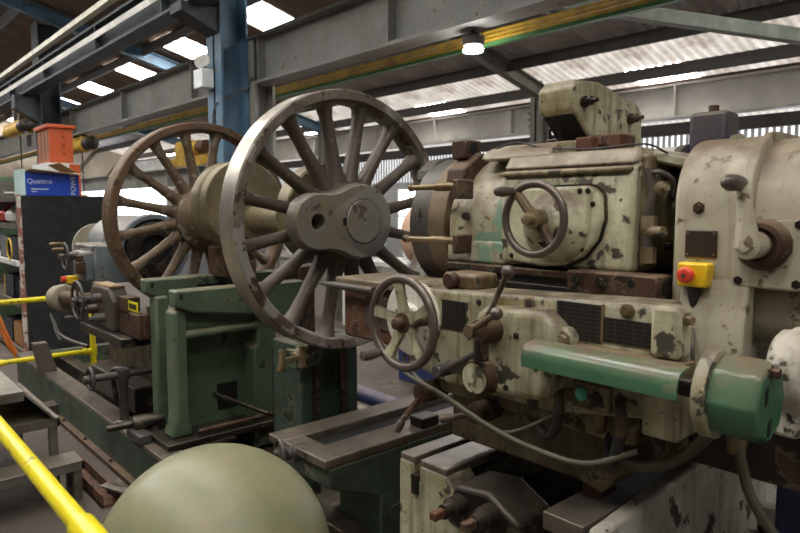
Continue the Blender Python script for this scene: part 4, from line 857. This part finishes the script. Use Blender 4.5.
# ================================================================== SHELF RACK, BOARD, CARTONS
XB = -5.0
rk = thing('shelf_rack', 'steel shelf rack behind the black board at left edge', 'shelf', (-6, .1, 0))
for x in (-5.06, -7.2):
    for y in (-.335, .55): obj('upright', MB().box(x - .02, x + .02, y - .018, y + .018, 0, 1.70), REDP, rk)
for z in (.10, .60, 1.02, 1.40, 1.68): obj('shelf_board', MB().box(-7.2, -5.06, -.38, .57, z - .05, z), SHEET if z != 1.02 else WHITEC, rk)
bd = tag(obj('black_board', MB().box(XB - .02, XB, -.315, .50, 0.02, 1.69), BOARD, loc=(XB, .1, 0)), 'large black stained board standing against the shelf rack', 'board')
# blue carton
bx = thing('blue_carton', 'blue product carton with open flaps on top of black board', 'carton', (-5.3, -.05, 1.69))
obj('carton_front', MB().box(-5.035, -5.03, -.27, .235, 1.69, 1.93), BLUEC, bx)
obj('carton_side', MB().box(-5.5, -5.035, -.275, -.27, 1.69, 1.96), TEALC, bx)
obj('carton_back', MB().box(-5.5, -5.495, -.27, .235, 1.69, 1.93), CARD, bx); obj('carton_side', MB().box(-5.5, -5.035, .23, .235, 1.69, 1.93), CARD, bx)
obj('carton_bottom', MB().box(-5.5, -5.03, -.27, .235, 1.682, 1.69), CARD, bx)
obj('flap', MB().add([(-5.03, -.27, 1.93), (-5.03, .235, 1.93), (-4.93, .26, 1.905), (-4.93, -.24, 1.955), (-5.03, -.27, 1.934), (-5.03, .235, 1.934), (-4.93, .26, 1.909), (-4.93, -.24, 1.959)],
    [(0, 1, 2, 3), (4, 5, 6, 7), (0, 1, 5, 4), (1, 2, 6, 5), (2, 3, 7, 6), (3, 0, 4, 7)]), CARD, bx)
obj('flap', MB().add([(-5.49, .23, 1.93), (-5.03, .23, 1.93), (-5.03, .05, 2.03), (-5.49, .05, 2.03), (-5.49, .236, 1.934), (-5.03, .236, 1.934), (-5.03, .056, 2.034), (-5.49, .056, 2.034)],
    [(0, 1, 2, 3), (4, 5, 6, 7), (0, 1, 5, 4), (1, 2, 6, 5), (2, 3, 7, 6), (3, 0, 4, 7)]), CARD, bx)
RX = Matrix.Rotation(R(90), 4, 'Z') @ Matrix.Rotation(R(90), 4, 'X')
def bt(name, s, y, z, size, rot=0): txt(name, s, size, Matrix.Translation(Vector((-5.0295, y, z)) - Vector(bx.location)) @ RX @ Matrix.Rotation(rot, 4, 'Z'), WHITEC, bx)
bt('brand_lettering', 'Quattro', -.14, 1.835, .07); obj('small_print', MB().box(-5.03, -5.0292, -.22, -.06, 1.752, 1.762).box(-5.03, -5.0292, -.22, -.17, 1.728, 1.736), WHITEC, bx); bt('side_lettering', 'POWER', .18, 1.82, .07, R(90))
# second rack with green cabinets beyond
r2 = thing('storage_cabinet', 'pale green storage cabinet beyond the shelf rack at left edge', 'cabinet', (-8.3, .1, 0))
obj('body', MB().box(-9, -7.6, -.25, .42, 0, 1.98), MISC[2], r2)
for k in range(4):
    for j in range(3): dw = obj('drawer', MB().box(-7.6, -7.585, -.23 + .21 * j, -.04 + .21 * j, .3 + .42 * k, .66 + .42 * k), MISC[2] if (k + j) % 2 else SHEET, r2); obj('handle', MB().box(-7.585, -7.57, -.19 + .21 * j, -.08 + .21 * j, .5 + .42 * k, .52 + .42 * k), WHITEC, dw)
# orange cabinet on white carton
oc = thing('orange_cabinet', 'orange steel cabinet with louvred side above blue carton', 'cabinet', (-6.3, .3, 2.08))
obj('body', MB().box(-6.55, -6.0, .21, .46, 2.09, 2.50), ORANGE, oc, bevel=.006)
obj('lid', MB().box(-6.60, -5.97, .18, .49, 2.50, 2.54), ORANGE, oc, bevel=.006)
for k in range(3): obj('louvre', MB().box(-6.48 + .16 * k, -6.38 + .16 * k, .203, .21, 2.12, 2.47), ORVENT, oc)
for k in range(3): bolt(oc, (-6.0, .36, 2.2 + .1 * k), (1, 0, 0), .008, .006, RUSTB)
wc = thing('white_carton', 'white and orange carton under the orange cabinet', 'carton', (-6.3, .3, 1.68))
obj('carton_body', MB().box(-6.6, -5.9, .15, .50, 1.682, 2.088), WHITEC, wc); obj('orange_band', MB().box(-5.9, -5.897, .38, .50, 1.69, 2.08), ORANGE, wc)
# things on the shelves
items = [(1.40, [('paint_tin', MISC[2], 'green paint tin on the upper shelf'), ('white_bag', MISC[0], 'crumpled white bag on the upper shelf'), ('red_bag', MISC[1], 'red and white bag on the upper shelf'), ('parts_box', MISC[4], 'grey parts box on the upper shelf')]),
         (1.02, [('dark_crate', MISC[5], 'dark blue crate on the white shelf'), ('parts_box', MISC[4], 'grey parts box on the white shelf')]),
         (.60, [('metal_fitting', MISC[4], 'grey metal fitting on lower shelf'), ('dark_crate', MISC[5], 'dark crate on lower shelf'), ('paint_tin', MISC[3], 'yellow tin on lower shelf')]),
         (.10, [('timber_box', MISC[8], 'wooden box on the bottom shelf'), ('dark_crate', MISC[5], 'dark crate on the bottom shelf')])]
for z, its in items:
    x = -5.16
    for nm, m_, lab in its:
        if 'tin' in nm: mb = MB().lathe([(0, .11), (.005, .115), (.2, .115), (.205, .105), (.2, .1)], (x - .15, -.2, z), (0, 0, 1), 20); bv = 0; wd = .3
        elif 'bag' in nm: mb = MB().lathe([(0, .08), (.03, .14), (.1, .15), (.15, .10), (.19, .07), (.2, .0001)], (x - .2, -.2, z), (0, 0, 1), 11); bv = 0; wd = .38
        elif 'fitting' in nm: mb = MB().cyl((x - .3, -.2, z + .09), (x, -.2, z + .09), .09).cyl((x - .15, -.3, z + .09), (x - .15, -.1, z + .09), .06); bv = .005; wd = .36
        else:
            w_, d_, h_ = .42, .4, .24
            mb = MB().box(x - w_, x, -.34, -.34 + d_, z, z + .015).box(x - w_, x, -.34, -.325, z, z + h_).box(x - w_, x, -.34 + d_ - .015, -.34 + d_, z, z + h_).box(x - w_, x - w_ + .015, -.34, -.34 + d_, z, z + h_).box(x - .015, x, -.34, -.34 + d_, z, z + h_); bv = 0; wd = .46
        tag(obj(nm, mb, m_, loc=(x - .15, -.2, z), bevel=bv), lab, {'p': 'tin', 'w': 'bag', 'r': 'bag', 'd': 'crate', 'm': 'fitting', 't': 'box'}[nm[0]] if nm != 'parts_box' else 'box')
        x -= wd
tag(obj('coiled_hose', MB().tube([(-5.15 - .01 * k, -.40 + .10 * math.sin(k * .5) * .3, 1.13 + .10 * math.cos(k * .5)) if False else (-5.2 + .11 * math.cos(k * .45), -.41, 1.14 + .11 * math.sin(k * .45)) for k in range(30)], .008, 8), MISC[7], loc=(-5.2, -.41, 1.02)), 'yellow air hose coiled over white shelf edge', 'hose')
tag(obj('orange_trestle', MB().tube([(-4.3, -.95, 0), (-4.3, -.78, .62), (-4.3, -.72, .66), (-4.3, -.60, .3), (-4.3, -.45, 0)], .014, 10, sub=3).tube([(-4.55, -.95, 0), (-4.55, -.78, .62), (-4.55, -.72, .66), (-4.55, -.60, .3), (-4.55, -.45, 0)], .014, 10, sub=3).cyl((-4.3, -.76, .645), (-4.55, -.76, .645), .012), MISC[6], loc=(-4.4, -.7, 0)),
    'orange tube trolley handle beside the shelf rack', 'trolley')

# ================================================================== FAR BACKGROUND
# yellow overhead crane hoists
ch = thing('overhead_crane', 'yellow crane hoist seen through the top of far wheel', 'crane', (-15, 5.8, 2.7))
obj('end_carriage', MB().box(-16.0, -13.6, 5.68, 5.92, 2.7, 2.95), YELLOWC, ch, bevel=.02)
obj('bridge_beam', MB().box(-15.9, -15.6, 5.9, 8.9, 2.85, 3.2), YELLOWC, ch, bevel=.01)
obj('hoist_body', MB().box(-15.4, -14.5, 5.7, 6.2, 2.95, 3.4).cyl((-15.5, 5.9, 3.2), (-14.2, 5.9, 3.2), .2), YELLOWC, ch, bevel=.02)
obj('hoist_motor', MB().lathe([(0, .15), (.02, .18), (.4, .18), (.45, .1)], (-14.2, 5.9, 3.2), (1, 0, 0), 18), RUST, ch)
for k, (x, y, z, lab) in enumerate(((-13.6, 1.5, 3.15, 'yellow chain hoist hanging from dark girder at left edge'), (-11.9, 2.25, 2.72, 'yellow trolley hoist hanging under grey girder beyond far wheel'))):
    zt = (3.88, 3.05)[k]; t = thing('chain_hoist', lab, 'hoist', (x, y, z))
    obj('hoist_body', MB().box(x - .9, x + .5, y - .15, y + .15, z, z + .26).cyl((x - .6, y - .1, z + .08), (x + .7, y - .1, z + .08), .13), YELLOWC, t, bevel=.02)
    for xx in (x - .35, x + .15): obj('hanger', MB().box(xx - .05, xx + .05, y - .05, y + .05, z + .2, zt), IRON, t)
    obj('hoist_motor', MB().lathe([(0, .1), (.02, .13), (.3, .13), (.33, .06)], (x + .7, y - .1, z + .1), (1, 0, 0), 16), DARK, t)
    obj('chain', MB().cyl((x, y, z - .9), (x, y, z), .014, n=6), DARK, t); obj('hook_block', MB().box(x - .08, x + .08, y - .05, y + .05, z - 1.1, z - .88), YELLOWC, t, bevel=.02)
girder('crane_girder', 'grey far crane girder crossing behind the far wheel', 5.8, 2.2, 2.7, GIRDER, .24, [-24, -21, -18.4, -16, -14], x0=-28, x1=-13)
# window wall at left end
wl = struct(thing_struct('window_7', (-27.9, 7.5, .4)))
for i in range(8):
    for j in range(4): obj('pane', MB().box(-27.98, -27.95, 4.5 + .75 * i + .03, 4.5 + .75 * (i + 1) - .03, .5 + .55 * j + .03, .5 + .55 * (j + 1) - .03), WINM, wl)
obj('window_frame', MB().box(-27.99, -27.96, 4.45, 10.55, .45, 2.75), WHITEC, wl)
# tank, benches, cabinets across the back
tag(obj('storage_tank', MB().lathe([(0, .05), (.04, .25), (.1, .33), (1.9, .33), (1.96, .25), (2, .05)], (-2.6, 2.9, 1.28), (1, 0, 0), 36).box(-2.3, -2.2, 2.7, 3.1, 0, 1.0).box(-1.1, -1.0, 2.7, 3.1, 0, 1.0), PEACH, loc=(-1.6, 2.9, 0)), 'peach coloured round tank seen right of the near wheel hub', 'tank')
tag(obj('tool_cabinet', MB().box(-1.9, -1.0, 2.0, 2.45, 0, 1.02).box(-1.93, -.97, 1.97, 2.48, 1.02, 1.05), BLUED, loc=(-1.5, 2.2, 0), bevel=.01), 'dark blue tool cabinet standing behind the near wheel', 'cabinet')
tag(obj('pallet_bin', MB().box(-.7, .2, 1.9, 2.6, .12, .75).box(-.7, -.6, 1.9, 2.6, 0, .12).box(.1, .2, 1.9, 2.6, 0, .12), MISC[4], loc=(-.2, 2.2, 0), bevel=.01), 'grey steel bin on floor behind the near pedestal', 'bin')
tag(obj('floor_pipe', MB().cyl((-1.8, 1.25, .10), (.9, 1.25, .10), .06, n=16), BLUED, loc=(-.4, 1.25, 0)), 'dark blue pipe lying behind the near pedestal', 'pipe')
tag(obj('floor_pipe', MB().cyl((-1.8, 1.05, .06), (.9, 1.05, .06), .05, n=16), SHEET, loc=(-.4, 1.05, 0)), 'grey pipe lying nearest behind the pedestal', 'pipe')
bench = [(-3.6, 3.6, .9, MISC[0], 'white work table far behind the axle', 'table'), (-5.6, 3.2, .9, SHEET, 'grey steel bench left behind the axle', 'bench'), (1.6, 3.4, 1.4, BLUED, 'tall blue cabinet behind gear housing', 'cabinet'), (3.4, 3.4, 1.5, MISC[4], 'tall grey cabinet at right behind barrel housing', 'cabinet')]
for x, y, h, m_, lab, ct in bench:
    t = thing('work_bench' if h < 1 else 'steel_cabinet', lab, ct, (x, y, 0))
    if h < 1:
        obj('bench_top', MB().box(x - .9, x + .9, y - .35, y + .35, h - .05, h), m_, t)
        for a in (-.82, .82):
            for b in (-.28, .28): obj('leg', MB().box(x + a - .03, x + a + .03, y + b - .03, y + b + .03, 0, h - .05), m_, t)
        for k in (0, 3): tag(obj('wrapped_roll', MB().cyl((x - .7 + .35 * k, y - .2, h + .14), (x - .7 + .35 * k, y + .25, h + .14), .13, n=18), MISC[0] if k else MISC[4], loc=(x - .7 + .35 * k, y, h)), '%s roll lying on the %s' % ('white' if k else 'grey', 'white work table' if m_ is MISC[0] else 'grey steel bench'), 'roll', 'rolls on benches')
    else:
        obj('body', MB().box(x - .7, x + .7, y - .3, y + .3, 0, h), m_, t, bevel=.01)
        for s_ in (-1, 1): dd = obj('door', MB().box(x + (-.68 if s_ < 0 else .01), x + (-.01 if s_ < 0 else .68), y - .315, y - .3, .05, h - .04), m_, t); obj('handle', MB().box(x + s_ * .05 - .01, x + s_ * .05 + .01, y - .335, y - .315, h * .5, h * .5 + .12), IRON, dd)
for k, (x, y, z, m_, lab) in enumerate([(-9.5, 4.2, 1.2, MISC[1], 'red machine guard behind the far wheel'), (-10.6, 4.0, 1.1, MISC[3], 'yellow machine guard behind the far wheel'), (-12, 4.4, 1.4, MISC[5], 'dark machine block far behind the far wheel')]):
    t = thing('machine_block', lab, 'machine', (x, y, 0)); obj('body', MB().box(x - .5, x + .5, y - .4, y + .4, 0, z * .7), MISC[4], t, bevel=.02); obj('hood', MB().prism([(y - .4, z * .7), (y + .4, z * .7), (y + .25, z), (y - .2, z)], 'X', x - .45, x + .45), m_, t, bevel=.02)
